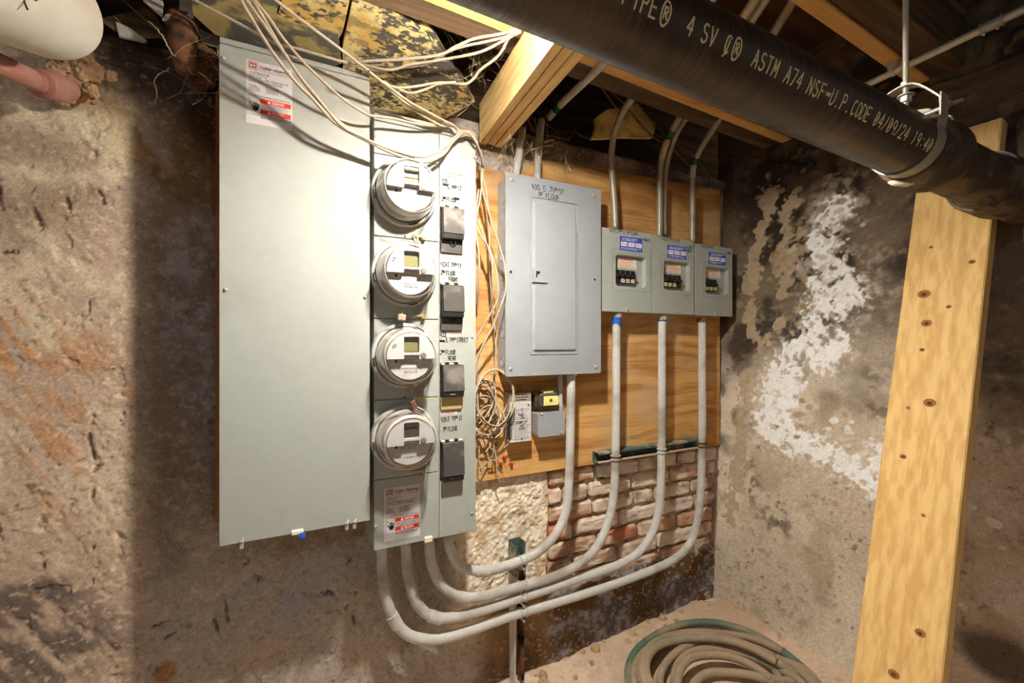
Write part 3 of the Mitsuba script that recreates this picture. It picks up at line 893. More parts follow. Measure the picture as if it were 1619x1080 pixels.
for i, (z1, z0) in enumerate(FZ):
    r = add('recess', box(fx0 - .001, fx1 + .001, SY + .003, SY + .0055, z0 - .001, z1 + .001, .0004), 'seam_dark', ms)
    zt, zl = z1 - .004, (z0 if i == 3 else z0 + (z1 - z0) * .28)
    fl = add('breaker_flap', hull([(fx0 + .003, SY, zt), (fx1 - .001, SY, zt), (fx0 + .003, SY - .018, zt - .002), (fx1 - .001, SY - .018, zt - .002), (fx0 + .003, SY, zl + .016), (fx1 - .001, SY, zl + .016), (fx0 + .003, SY - .024, zl + .016), (fx1 - .001, SY - .024, zl + .016)]), 'flap_dusty', ms, label='dusty black breaker flap')
    add('lower_bar', box(fx0 + .002, fx1 - .002, SY - .022, SY + .002, zl, zl + .017, .002), 'black_plastic', fl)
    hz = add('hinge', box(fx0 + .001, fx1 - .001, SY - .008, SY + .001, zt, zt + .004, .0006), 'cream_flake', fl)
    for k in (.27, .68):
        xx = fx0 + (fx1 - fx0) * k
        add('hinge_knuckle', box(xx - .006, xx + .006, SY - .0095, SY - .002, zt + .0005, zt + .0065, .001), 'black_plastic', fl)
    if i < 3:
        add('tray', box(fx0 + .001, fx1 - .002, SY - .006, SY + .003, z0, zl - .001, .001), 'flap_dusty' if i != 2 else 'brass', fl)
        xx = (fx0 + fx1) / 2 + .002
        if i == 0:
            add('latch_ring', trimesh.creation.torus(.0075, .0017, 20, 8, transform=trimesh.transformations.compose_matrix(angles=(math.pi / 2, 0, 0), translate=(xx, SY - .012, zl - .006))), 'black_plastic', fl, smooth=True)
        else:
            add('latch_tab', box(xx - .007, xx + .007, SY - .010, SY, zl - .011, zl + .003, .001), 'black_plastic' if i == 1 else 'brass', fl)
    if i == 2:
        add('latch_highlight', box(fx0 + .020, fx0 + .036, SY - .0235, SY - .020, zl + .006, zl + .0085, .0005), 'zinc', fl)
    if i == 3:
        add('latch_highlight', box(fx0 + .020, fx0 + .036, SY - .0232, SY - .020, zl + .006, zl + .008, .0005), 'black_plastic', fl)
# paper strips and marker notes down the breaker column
for px0, px1, py0, py1 in ((706, 735, 272, 285), (699, 728, 402, 410), (707, 733, 520, 531), (695, 723, 649, 655.5)):
    c = PY((px0 + px1) / 2, (py0 + py1) / 2, SY)
    s = PY(px1, py1, SY)[0] - PY(px0, py0, SY)[0]
    hgt = (PY(px0, py0, SY)[2] - PY(px0, py1, SY)[2])
    L = add('paper_strip', plate(rect(c[0] - s / 2, c[0] + s / 2, c[2] - hgt / 2, c[2] + hgt / 2, .0005), SY, SY - .0004), 'paper', ms)
    add('small_print', fine_print(c[0] - s * .45, c[0] + s * .45, c[2] - hgt * .4, c[2] + hgt * .4, SY - .0005, 2, int(px0)), 'ink_pale_red', L)
NY = SY - .0006
for lines, px, py, hh in (([('435', 0, .0145), ('   E 79^TH^ ST', .006, 0), ('2^ND^ FLOOR', -.001, -.036)], 699, 297, .0115),
                          ([('433 E 79^TH^ ST', 0, 0), ('2^ND^ FLOOR', 0, -.023), ('FRONT', .023, -.040)], 697, 421, .0115),
                          ([('433', 0, .014), ('   E 79^TH^ STREET', .006, 0), ('2^ND^ FLOOR', 0, -.034), ('REAR', .023, -.051)], 696, 541, .0120),
                          ([('435 E 79^TH^ ST', 0, 0), ('1^ST^ FLOOR', .006, -.028)], 697, 667, .0120)):
    c = PY(px, py, SY)
    write_on(lines, c[0], c[2], NY, hh, .0016, 'ink', ms, jitter=.10, pitch=5.0, seed=int(py), label='handwritten address in black marker', sq=.58)
for px, py, wd in ((704, 292, .013), (722, 314, .014), (699, 539, .013)):
    c = PY(px, py, SY)
    add('marker_scribble', ribbon([[(-wd / 2, 0), (wd / 2, -.001)], [(-wd / 2, .0018), (wd / 2, .001)], [(-wd / 2, -.002), (wd / 2, -.003)]], .0026, lambda q: np.c_[c[0] + q[:, 0], np.full(len(q), NY), c[2] + q[:, 1]]), 'ink', ms)
for px, py in ((593, 215), (594, 833), (750, 249), (746.5, 533), (746, 811), (752, 250)):
    q = PY(px, py, SY)
    add('screw', screw(q[0], SY, q[2], .004), 'zinc', ms, smooth=40)
q = PY(677, 852, SY)
add('hasp', box(q[0] - .012, q[0] + .010, SY - .008, SY + .002, SZ0 - .004, SZ0 + .010, .0015), 'cream_flake', ms)
p0, p1 = PY(607, 775, SY), PY(664, 766, SY)
warning_label(ms, p0[0], p1[0], PY(635, 852, SY)[2], PY(635, 769, SY)[2], SY - .0005, '1MM412RLB', 31)

# ------------------------------------------------------------------ four meters plugged into the stack
MX = PY(638, 434, SY)[0]
MZ = [PY(638, 308, SY)[2], PY(638, 434.5, SY)[2], PY(638, 562.5, SY)[2], PY(638, 690.5, SY)[2]]
which = ['topmost of the four round meters, cream strips in its window', 'second round meter from the top, olive display and a pale tag hanging above it',
         'third round meter from the top, olive display and a tan block seal above it', 'lowest of the four round meters, dark display and a brown seal above it']


def half_disc(r, z0, up=True):
    d = sg.Point(0, 0).buffer(r, quad_segs=24)
    return d.intersection(sg.box(-r, z0, r, r) if up else sg.box(-r, -r, r, z0))


for i in range(4):
    t = thing('electric_meter', which[i], 'electric meter', 'electric meters in a column')
    o = np.array([MX, SY, MZ[i]])
    mv = lambda m: (m.apply_translation(o), m)[1]
    add('sealing_ring', mv(lathe([(.072, .0), (.0865, .0), (.0868, .012), (.0845, .017), (.078, .019), (.0765, .012), (.072, .010)], 64)), 'collar_plastic', t, smooth=35)
    for a0_, s in ((190, .013), (285, .018)):
        if i in (2, 3) and a0_ == 285:
            a0_ = 60
        an = np.radians(np.linspace(a0_ - 8, a0_ + 8, 6))
        add('slot', mv(tube(np.c_[.0815 * np.cos(an), np.full(6, -.0182), .0815 * np.sin(an)], .0016, 6)), 'seam_dark', t)
    add('base', mv(lathe([(0, .002), (.075, .002), (.075, .024), (.070, .030), (0, .030)], 56)), 'collar_plastic', t, smooth=35)
    add('inner_drum', mv(lathe([(.0700, .030), (.0645, .034), (.0610, .060), (0, .060)], 56)), 'meter_back', t, smooth=35)
    # lower name plate and upper white shroud
    add('name_plate', mv(plate(half_disc(.0585, .001, False), -.060, -.0635)), 'white_plastic', t)
    sh = half_disc(.0605, -.006).difference(sg.box(-.0185, -.02, .0205, .004))
    win = rect(-.0185, .0205, .010, .0495, .004)
    add('shroud', mv(plate(sh.difference(win), -.0605, -.078)), 'white_plastic', t)
    add('window_frame', mv(plate(rect(-.0185, .0205, .002, .010), -.0605, -.074)), 'white_plastic', t)
    w_ = add('display_backing', mv(plate(rect(-.0185, .0205, .010, .0495), -.0606, -.068)), 'grey_plastic', t)
    if i:
        add('display', mv(plate(rect(-.0175, .0195, .013, .036, .001), -.068, -.0695)), 'lcd' if i < 3 else 'lcd_off', t)
    else:
        for k in range(2):
            add('cream_strip', mv(box(-.018, .0195, -.0722, -.068, .013 + k * .0095, .0205 + k * .0095, .002)), 'paper_yellow', t)
        add('shroud_rim', mv(box(-.018, .020, -.078, -.066, .038, .048, .002)), 'grey_plastic', t)
    pt = add('test_port', mv(lathe([(0, .080), (.006, .080), (.0085, .0775), (.0092, .064), (0, .064)], 24, at=(.0305, 0, .002))), 'grey_plastic', t, smooth=30)
    yf = -.0636
    add('emblem', mv(lathe([(0, .0645), (.0035, .0645), (.0035, .063)], 14, at=(-.0345, 0, -.012))), 'seam_dark', t)
    add('small_print', mv(fine_print(-.024, .028, -.020, -.006, yf, 4, 50 + i, .35)), 'ink_fade', t)
    bars = []
    r3 = np.random.default_rng(80 + i)
    xx = -.022
    while xx < .020:
        wd = r3.choice([.0005, .0009])
        bars.append(plate(sg.box(xx, -.0335, xx + wd, -.0285), yf, yf - .0002))
        xx += wd + r3.choice([.0006, .001])
    add('bar_code', mv(cat(bars)), 'ink_fade', t)
    P, _ = strokes(['273 065 507', '273 067 149', '273 066 458', '273 064 471'][i], .0042, 5.0)
    add('serial_number', mv(ribbon([p + (-.015, -.0415) for p in P], .0006, lambda q: np.c_[q[:, 0], np.full(len(q), yf - .0002), q[:, 1]])), 'ink', t)
    if i in (1, 2):
        P, _ = strokes(['', '25', '22'][i], .0075, 5.2)
        add('handwriting', mv(ribbon([np.c_[p[:, 0] * .9 - p[:, 1] * .2 - .047, p[:, 0] * .45 + p[:, 1] * .9 + .020] for p in P], .0012, lambda q: np.c_[q[:, 0], np.full(len(q), -.0783), q[:, 1]])), 'ink', t)
    add('glass_cover', mv(lathe([(.0765, .019), (.0755, .034), (.0705, .056), (.0690, .074), (.0665, .080), (.0630, .0825), (.045, .0835), (.0, .084)], 64)), 'clear_glass', t, smooth=35)
    add('glass_rim', mv(lathe([(.0640, .0815), (.0668, .0812), (.0690, .0768), (.0682, .0758), (.0655, .079)], 64)), 'collar_plastic', t, smooth=True)
# seals and brackets between the meters (brackets belong to the cabinet)
for py in (374, 499, 628, 743):
    q = PY(662, py, SY)
    add('seal_bracket', cat([box(q[0] - .018, q[0] + .016, SY - .010, SY + .001, q[2] - .004, q[2] + .002, .0008), box(q[0] + .006, q[0] + .016, SY - .013, SY, q[2] - .009, q[2] - .002, .0008)]), 'brass', ms)
    q = PY(640, py, SY)
    add('bracket_hole', lathe([(0, .0005), (.0022, .0005)], 10, at=(q[0], SY, q[2])), 'seam_dark', ms)


def seal(name, label, mat, px, py, w, h, tilt, dy=.03, loop=True):
    t = thing(name, label, 'seal')
    q = PY(px, py, SY - dy)
    m = box(-w / 2, w / 2, -.006, .006, -h / 2, h / 2, .002)
    m.apply_transform(trimesh.transformations.rotation_matrix(tilt, (0, 1, 0)))
    m.apply_translation(q)
    add('body', m, mat, t)
    add('wire', tube([q + (.0, 0, h * .4), q + (.006, .006, h * .5 + .012), (q[0] + .012, SY - .008, q[2] + h * .5 + .006), (q[0] + .004, SY - .006, q[2] + h * .3)], .0011, 6), 'zinc', t, smooth=True)
    return t


t = thing('seal_tag', 'crumpled pinkish wire seal between the first and second meters', 'seal')
q = PY(657, 381, SY - .02)
add('ribbon', cat([tube([q + (-.006, 0, .012), q + (-.002, -.004, .0), q + (0, -.004, -.014)], [.001, .004, .002], 6), tube([q + (.006, 0, .014), q + (.004, -.005, .0), q + (.008, -.004, -.012)], [.001, .0035, .002], 6)]), 'seal_tan', t, smooth=True)
seal('block_seal', 'tan block seal hanging above the third meter', 'seal_tan', 635, 502, .020, .017, .12)
seal('padlock_seal', 'brown barrel seal hanging above the lowest meter', 'seal_brown', 654, 640, .014, .022, -.35)
seal('wire_seal', 'small pale wire seal under the third meter', 'seal_tan', 652, 614, .006, .016, .4, .02)

# ------------------------------------------------------------------ grey breaker cabinet, first floor
BX0, BX1, BZ0, BZ1, BY = .6285, .994, .984, 1.612, -.105
t = thing('breaker_cabinet', 'grey breaker cabinet with a closed door, right of the meter stack', 'electrical panel')
add('body', box(BX0 + .012, BX1 - .012, BY + .006, -.022, BZ0 + .012, BZ1 - .012, .002), 'paint_breaker', t)
kx = BX0 + .012
for zz in (1.545, 1.49, 1.36, 1.30, 1.24, 1.12, 1.03):
    k = lathe([(0, .0006), (.009, .0006), (.0095, .0014), (.0105, .0014), (.011, .0006), (.0155, .0006), (.016, .0014), (.017, .0014), (.0175, 0)], 20)
    v = k.vertices.copy()
    k.vertices = np.c_[kx + v[:, 1], -.062 + v[:, 0], zz + v[:, 2]]
    k.invert()
    add('knockout', k, 'paint_breaker', t, smooth=30)
dx0, dx1 = PY(838.5, 450, BY)[0], PY(914, 450, BY)[0]
dz1, dz0 = PY(838.5, 311, BY)[2], PY(840, 562, BY)[2]
cov = rect(BX0, BX1, BZ0, BZ1, .006).difference(rect(dx0, dx1, dz0, dz1, .001))
add('cover', plate(cov, BY + .006, BY), 'paint_breaker', t)
add('recess', box(dx0 - .002, dx1 + .002, BY + .005, BY + .007, dz0 - .002, dz1 + .002, .0005), 'seam_dark', t)
dr_ = add('door', box(dx0 + .0012, dx1 - .0012, BY - .0005, BY + .004, dz0 + .0012, dz1 - .0012, .001), 'paint_breaker', t)
ex0, ex1 = PY(842, 450, BY)[0], PY(911, 450, BY)[0]
ez1, ez0 = PY(842, 317, BY)[2], PY(842, 556, BY)[2]
o1, o2 = rect(ex0, ex1, ez0, ez1, .006), rect(ex0 + .006, ex1 - .006, ez0 + .006, ez1 - .006, .005)
tp = plate(o1, BY, BY - .005)
c1 = np.array(o1.exterior.coords)
pts = [(x, BY - .0004, z) for x, z in o1.exterior.coords] + [(x, BY - .0062, z) for x, z in o2.exterior.coords]
add('raised_field', hull(pts), 'paint_breaker', dr_, smooth=20)
lx0, lx1 = PY(840.5, 436, BY)[0], PY(862, 436, BY)[0]
lz0, lz1 = PY(850, 447, BY)[2], PY(850, 426, BY)[2]
la = add('latch', plate(rect(lx0, lx1, lz0, lz1, .001), BY - .003, BY - .0115), 'paint_breaker', dr_)
add('latch_slot', plate(sg.Polygon([(lx0 + .010, lz1 - .008), (lx0 + .026, lz1 - .008), (lx0 + .022, lz1 - .016), (lx0 + .015, lz1 - .018), (lx0 + .013, lz0 + .014), (lx0 + .010, lz0 + .014)]), BY - .0115, BY - .0119), 'seam_dark', la)
for py0, py1 in ((327, 370), (519, 527)):
    add('hinge', box(dx1 - .006, dx1 - .002, BY - .003, BY + .001, PY(913, py1, BY)[2], PY(913, py0, BY)[2], .0008), 'paint_breaker', dr_)
for px, py in ((808, 284.5), (939, 309), (807, 583.5), (941, 580)):
    q = PY(px, py, BY)
    add('screw', screw(q[0], BY, q[2], .0062), 'zinc', t, smooth=40)
for px, py in ((807.5, 430), (940, 442)):
    q = PY(px, py, BY)
    add('screw_hole', lathe([(0, .0006), (.004, .0006)], 12, at=(q[0], BY, q[2])), 'seam_dark', t)
c = PY(841, 299, BY)
write_on([('435  E  79^TH^ ST', 0, 0), ('1^ST^  FLOOR', .022, -.0225)], c[0], c[2], BY - .0005, .0165, .0019, 'ink', t, jitter=.08, pitch=5.0, seed=3, label='handwritten address in black marker', sq=.72)

# ------------------------------------------------------------------ three small breaker boxes in a row
row = ['leftmost of the three small grey breaker boxes', 'middle one of the three small grey breaker boxes', 'rightmost of the three small grey breaker boxes']
YB = -.098
BX = [(PY(952, 420, YB)[0], PY(1029.8, 420, YB)[0]), (PY(1031.5, 430, YB)[0], PY(1097.3, 430, YB)[0]), (PY(1099.8, 440, YB)[0], PY(1158, 440, YB)[0])]
BZ = [(1.197, 1.487), (1.197, 1.483), (1.195, 1.476)]
for i in range(3):
    (x0, x1), (z0, z1) = BX[i], BZ[i]
    w = x1 - x0
    u = lambda f: x0 + f * w
    t = thing('breaker_box', row[i] + ', each with a blue label', 'breaker box', 'small breaker boxes in a row')
    add('body', box(x0 + .002, x1 - .002, YB + .024, -.022, z0 + .002, z1 - .002, .002), 'paint_box', t)
    add('side_wall', plate(rect(x0 + .001, x1 - .001, z0 + .001, z1 - .001, .003).difference(rect(x0 + .003, x1 - .003, z0 + .003, z1 - .003, .002)), YB + .026, YB + .012), 'paint_box', t)
    hz0, hz1 = z0 + .30 * (z1 - z0), z0 + .705 * (z1 - z0)
    hole = rect(u(.26), u(.90), hz0, hz1, .012)
    add('cover', plate(rect(x0, x1, z0, z1, .003).difference(hole), YB + .014, YB), 'paint_box', t)
    tr = add('recessed_tray', box(u(.24), u(.92), YB + .019, YB + .022, hz0 - .004, hz1 + .004, .001), 'paint_box', t)
    add('tray_wall', plate(rect(u(.255), u(.905), hz0 - .001, hz1 + .001, .012).difference(rect(u(.27), u(.885), hz0 + .004, hz1 - .003, .011)), YB + .020, YB + .0015), 'paint_box', t)
    gr = rect(u(.20), u(.985), z0 + .262 * (z1 - z0), z0 + .765 * (z1 - z0), .002)
    add('door_outline', plate(gr.difference(gr.buffer(-.0011)), YB, YB - .0004), 'grey_plastic', t)
    bx0_ = u(.27)
    nb = 4 if i < 2 else 3
    bw = [.0232, .0235, .0235][i]
    bz0, bz1 = hz0 + .016, hz0 + .062
    for k in range(nb):
        b_ = add('breaker', box(bx0_ + k * bw + .0008, bx0_ + (k + 1) * bw - .0008, YB + .005, YB + .019, bz0, bz1, .001), 'black_plastic', t)
        add('toggle', box(bx0_ + k * bw + .004, bx0_ + (k + 1) * bw - .004, YB - .004, YB + .006, bz0 + .020, bz0 + .029, .001), 'black_plastic', b_)
        if not (i < 2 and k == (0 if i == 0 else 3)):
            L = add('rating_mark', plate(sg.box(bx0_ + k * bw + .0035, bz0 + .002, bx0_ + (k + 1) * bw - .0035, bz0 + .016), YB + .005, YB + .0045), 'paper_cream' if i == 0 else 'paper_yellow', b_)
            P, _ = strokes(['20', '15', '20'][k % 3], .008, 5.2)
            add('lettering', ribbon([p + (bx0_ + k * bw + .005, bz0 + .005) for p in P], .0012, lambda q: np.c_[q[:, 0], np.full(len(q), YB + .0042), q[:, 1]]), 'ink', b_)
    wl = add('warning_label', plate(rect(u(.38), u(.76), bz1 + .010, hz1 - .010, .0008), YB + .019, YB + .0186), 'paper_cream', t, label='cream caution label with red heading')
    add('lettering', fine_print(u(.44), u(.74), hz1 - .017, hz1 - .012, YB + .0185, 1, 200 + i, .8), 'ink_red', wl)
    add('small_print', fine_print(u(.40), u(.74), bz1 + .012, hz1 - .019, YB + .0185, 4, 210 + i, .35), 'ink_pale_red', wl)
    lx0_, lx1_ = u(.345), u(.805)
    lz0_, lz1_ = z0 + .752 * (z1 - z0), z0 + .925 * (z1 - z0)
    if i:
        lz0_, lz1_ = z0 + .735 * (z1 - z0), z0 + .905 * (z1 - z0)
    bl = add('blue_label', plate(rect(lx0_, lx1_, lz0_, lz1_, .0015), YB, YB - .0005), 'ink_blue', t, label='blue label with three white boxes')
    for k in range(3):
        a_ = lx0_ + (lx1_ - lx0_) * (.04 + k * .325)
        cz = lz0_ + (lz1_ - lz0_) * .46
        add('white_field', plate(sg.box(a_, cz - .0075, a_ + (lx1_ - lx0_) * .28, cz + .0075), YB - .0005, YB - .0008), 'ink_white', bl)
        add('small_print', fine_print(a_ + .001, a_ + (lx1_ - lx0_) * .27, cz - .002, cz + .002, YB - .0009, 1, 230 + k, .5), 'ink_fade', bl)
    add('small_print', cat([fine_print(lx0_ + .01, lx1_ - .004, lz0_ + (lz1_ - lz0_) * .68, lz1_ - .004, YB - .0006, 3, 240 + i, .45), fine_print(lx0_ + .006, lx1_ - .004, lz0_ + .003, lz0_ + (lz1_ - lz0_) * .25, YB - .0006, 2, 250 + i, .4)]), 'ink_white', bl)
    sd = (.825 - (.15 if i != 1 else .22)) * w
    txt = [[('433 E 79^TH^ ST 2^ND^ FLOOR', 0, 0), ('FRONT', sd, -.018)], [('433 E 79^TH^ ST 2^ND^', 0, 0), ('FLOOR', sd, -.018), ('REAR', sd, -.032)], [('435 E 79^TH^ ST', 0, 0), ('REAR', sd, -.014)]][i]
    write_on(txt, u(.15 if i != 1 else .22), z1 - .0125, YB - .0006, .0100, .0015, 'ink', t, jitter=.08, pitch=5.0, seed=60 + i, sq=.78, label='handwritten address in black marker')
    q = PY((992, 1067, 1132)[i], (490, 494, 497)[i], YB)
    add('screw', screw(q[0], YB, z0 + .009, .006), 'zinc', t, smooth=40)

# ------------------------------------------------------------------ conduits
def pxpath(pts, y):
    """pixels on the photo, each at its own depth y (or one for all), as points in the room"""
    return np.array([PY(p[0], p[1], p[2] if len(p) > 2 else y) for p in pts])


CYL = -.074
low = [('conduit running down from the grey breaker cabinet, shortest of the four bends', [(903, 588, -.074), (902.5, 640, -.076), (901, 720), (899.5, 765), (894, 812), (876, 848), (850, 873), (820, 888), (782, 900), (752, 903), (727, 893), (713, 872), (707, 845, -.076), (705, 826, -.076)]),
       ('conduit from the leftmost small breaker box, second bend from the top', [(975, 496, -.074), (974.5, 560, -.076), (974, 650), (972, 760), (963, 820), (944, 864), (914, 893), (870, 914), (820, 928), (765, 943), (727, 944), (700, 927), (683, 895), (678.5, 862), (677, 838, -.076)]),
       ('conduit from the middle small breaker box, third bend from the top', [(1047, 500, -.074), (1046.5, 560, -.076), (1046, 700), (1044, 780), (1036, 830), (1015, 868), (980, 892), (905, 918), (820, 946), (745, 970), (693, 977), (662, 958), (646, 915), (641.5, 870), (640, 848, -.076)]),
       ('conduit from the rightmost small breaker box, lowest and longest bend', [(1110, 504, -.074), (1110, 560, -.076), (1110, 700), (1107, 790), (1096, 848), (1072, 880), (1022, 905), (930, 937), (820, 970), (745, 996), (695, 1010), (650, 1006), (621, 976), (607, 925), (603.5, 880), (603, 858, -.076)])]
for i, (l, p) in enumerate(low):
    t = thing('lower_conduit', l, 'conduit', 'bent conduits under the breaker boxes')
    q = catmull(pxpath(p, CYL), 8)
    q[:, 2] = np.minimum(q[:, 2], np.where(np.arange(len(q)) < len(q) / 2, .9945 if i == 0 else 1.1955, .5525))
    add('tube', tube(q, .0148, 16, raw=True), 'dusty_conduit', t, smooth=True)
    k = int(len(q) * (.66, .70, .72, .79)[i])
    dd = q[k + 1] - q[k]
    dd /= np.linalg.norm(dd)
    add('coupling', tube([q[k] - dd * .022, q[k] - dd * .02, q[k] + dd * .02, q[k] + dd * .022], [.0155, .0172, .0172, .0155], 16, raw=True), 'dusty_conduit', t, smooth=30)
    if i in (1, 2):
        p0 = q[0]
        add('tape', tube([p0, p0 - (0, 0, .025 if i == 1 else .014), p0 - (0, 0, .050 if i == 1 else .02)], [.0185, .0165, .0153], 16, raw=True), 'blue_tape', t, smooth=30, label='blue paint at the connector')
    add('connector', tube([q[0] + (0, 0, .001), q[0] - (0, 0, .014)], .0195, 8, raw=True), 'zinc' if i != 3 else 'iron_rough', t, smooth=20)
# upright green strut behind the bends, with straps
t = thing('strut_channel', 'upright green slotted strut behind the lower conduits, standing on the floor', 'strut')
q = PY(818, 855, -.04)
sx = q[0]
zt = q[2]
zbm = float(zfloor(sx)) + .004
add('channel', cat([box(sx - .0205, sx + .0205, -.018, -.016, .335, zt, .0005), box(sx - .0205, sx - .0185, -.058, -.016, .335, zt - .006, .0005), box(sx + .0185, sx + .0205, -.058, -.016, .335, zt, .0005), box(sx - .0205, sx - .012, -.058, -.056, .335, zt - .006, .0005), box(sx + .012, sx + .0205, -.058, -.056, .335, zt, .0005)]), 'strut_green', t)
add('web', box(sx - .006, sx + .006, -.022, -.018, zbm + .10, .36, .001), 'strut_green', t)
for s in (-1, 1):
    add('flange', hull([(sx + s * .020, -.018, .34), (sx + s * .013, -.018, .34), (sx + s * .020, -.058, .34), (sx + s * .013, -.058, .34), (sx + s * .017, -.018, zbm), (sx + s * .012, -.018, zbm), (sx + s * .017, -.052, zbm + .02), (sx + s * .012, -.052, zbm + .02)]), 'dusty_conduit' if s < 0 else 'rust', t)
for i, (l, p) in enumerate(low):
    q = catmull(pxpath(p, CYL), 8)
    k = int(np.argmin(np.abs(q[:, 0] - sx) + (q[:, 2] > .55) * 9))
    c = q[k]
    an = np.radians(np.linspace(-20, 200, 14))
    for s in (-1, 1):
        add('strap', tube(np.c_[np.full(14, sx + s * .010), c[1] - .0170 * np.sin(an), c[2] + .0175 * np.cos(an)], .0016, 6), 'zinc', t, smooth=True)
    add('strap_screw', cyl((sx, c[1] + .004, c[2] - .024), (sx, c[1] - .012, c[2] - .024), .004, 8), 'zinc', t, smooth=30)
# horizontal strut
t = thing('strut_channel', 'horizontal green strut across the bottom edge of the plywood, holding three conduits', 'strut')
q0, q1 = PY(946, 720, -.058), PY(1117, 704, -.058)
hz = (q0[2] + q1[2]) / 2
add('channel', cat([box(q0[0], q1[0], -.026, -.0225, hz - .0185, hz + .0185, .0005), box(q0[0], q1[0], -.058, -.0225, hz + .0165, hz + .0185, .0005), box(q0[0], q1[0], -.058, -.0225, hz - .0185, hz - .0165, .0005)]), 'strut_green', t)
for s in (-1, 1):
    add('lip', box(q0[0], q1[0], -.060, -.0575, hz + s * .0185 - (.0075 if s > 0 else 0), hz + s * .0185 + (0 if s > 0 else .0075), .0005), 'strut_green' if s > 0 else 'label_tan', t)
for px in (973, 1046, 1110):
    c = PY(px, 712, CYL)
    an = np.radians(np.linspace(-110, 110, 14))
    for s in (-1, 1):
        add('strap', tube(np.c_[c[0] + .0175 * np.sin(an), c[1] - .0175 * np.cos(an), np.full(14, hz + s * .007)], .0030, 6), 'dusty_conduit' if px < 1100 else 'rust', t, smooth=True)

UR = .0118
up = [('thin steel conduit rising from the leftmost small breaker box under the joist', [(973, 362, -.062), (971, 320, -.062), (967.5, 275, -.065), (967, 240, -.072), (973, 205, -.105), (986, 175, -.18), (1003, 151, -.25), (1030, 117, -.36), (1062, 76, -.47), (1121, 3, -.62), (1150, -35, -.68)], None),
      ('steel conduit rising from the middle small breaker box, left one of a touching pair', [(1043, 375, -.062), (1043, 330, -.062), (1043.5, 280, -.066), (1047, 248, -.08), (1058, 215, -.13), (1072, 190, -.19), (1094, 155, -.30), (1112, 128, -.38), (1166, 42, -.56), (1196, -4, -.63)], 2),
      ('steel conduit behind the middle small breaker box, right one of a touching pair', [(1050, 372, -.050), (1049, 330, -.050), (1051, 285, -.054), (1056, 250, -.07), (1068, 214, -.12), (1083, 188, -.19), (1105, 155, -.30), (1125, 128, -.38), (1182, 42, -.56), (1212, -4, -.63)], None),
      ('steel conduit rising from the rightmost small breaker box', [(1094.5, 383, -.062), (1095, 330, -.062), (1094.5, 285, -.066), (1097, 262, -.08), (1105, 240, -.12), (1120, 215, -.19), (1142, 180, -.30), (1168, 143, -.38), (1217, 62, -.56), (1258, -5, -.64)], 3)]
for l, p, tape in up:
    t = thing('upper_conduit', l, 'conduit', 'thin conduits rising to the joists')
    P = pxpath(p, -.06)
    e_ = P[-1] + (P[-1] - P[-2]) / np.linalg.norm(P[-1] - P[-2]) * .12
    P = np.vstack([P, e_, [e_[0] + .01, e_[1] - .04, 2.165]])
    q = catmull(P, 8)
    add('tube', tube(q, UR, 12, raw=True), 'steel', t, smooth=True)
    if tape:
        k = 8 * 3 + 6 if tape == 2 else 8 * 3
        add('tape', tube(q[k + 1:k + 6], UR + .0006, 12, raw=True), 'green_tape', t, smooth=True, label='band of green tape')
        add('tag', tube(q[k - 7:k + 1], UR + .0005, 12, raw=True), 'label_tan', t, smooth=True, label='faded paper tag wrapped round')
for l, p in (('short conduit leaving the top of the grey breaker cabinet, left of two', [(815, 282, -.062), (818, 262, -.062), (820.5, 243, -.06), (823, 222, -.05), (826, 205, -.03)]),
             ('short conduit leaving the top of the grey breaker cabinet, right of two', [(849, 290, -.062), (850, 262, -.062), (851, 243, -.06), (853, 222, -.05), (856, 190, -.02)]),
             ('grey conduit with a green band running up beside the wooden beam to the pipe', [(868, 186, -.03), (882, 170, -.10), (897, 155, -.16), (915, 138, -.22), (935, 119, -.30), (955, 99, -.38), (1010, 40, -.55)])):
    t = thing('upper_conduit', l, 'conduit')
    q = catmull(pxpath(p, 0), 8)
    add('tube', tube(q, UR, 12, raw=True), 'dusty_conduit', t, smooth=True)
    if len(p) > 6:
        add('tape', tube(q[6:11], UR + .0006, 12, raw=True), 'green_tape', t, smooth=True, label='band of green tape')

# ------------------------------------------------------------------ small devices under the breaker panel
t = thing('slotted_module', 'white slotted electronics box with handwriting, under the grey breaker cabinet', 'control box')
YM = -.062
m0, m1 = PY(812, 700, YM), PY(840, 622, YM)
xl = PY(806, 660, YM)[0]
add('body', box(xl, m1[0], YM + .002, -.022, m0[2], PY(826, 621, YM)[2], .002), 'meter_back', t)
add('front', box(xl + .0015, m1[0], YM - .001, YM + .004, m0[2], PY(826, 635, YM)[2], .001), 'white_plastic', t)
add('header', box(xl + .0015, m1[0], YM - .0005, YM + .004, PY(826, 635, YM)[2], PY(826, 621, YM)[2], .001), 'meter_back', t)
n = 15
zz0, zz1 = m0[2] + .012, m0[2] + .100
for k in range(n):
    z = zz0 + (zz1 - zz0) * k / n
    add('vent_slot', box(xl - .0008, xl + .0085, YM - .0014, YM + .022, z, z + .0034, .0003), 'seam_dark', t)
add('small_print', fine_print(xl + .014, m1[0] - .004, m0[2] + .006, m0[2] + .108, YM - .0012, 16, 91, .3), 'ink_fade', t)
add('small_print', fine_print(xl + .010, m1[0] - .004, PY(826, 634, YM)[2], PY(826, 622, YM)[2], YM - .0007, 3, 92, .4), 'ink', t)
xr = m1[0]
write_on([('C', .018, .052), ('PWR', .008, .034), ('ON', .016, .025), ('PUMP UP', -.002, .011), ("60'", .014, .001), ('1000', .008, -.009)], xl + .024, m0[2] + .048, YM - .0016, .0076, .0014, 'ink', t, jitter=.15, pitch=4.9, seed=77, label='handwritten note in black marker')
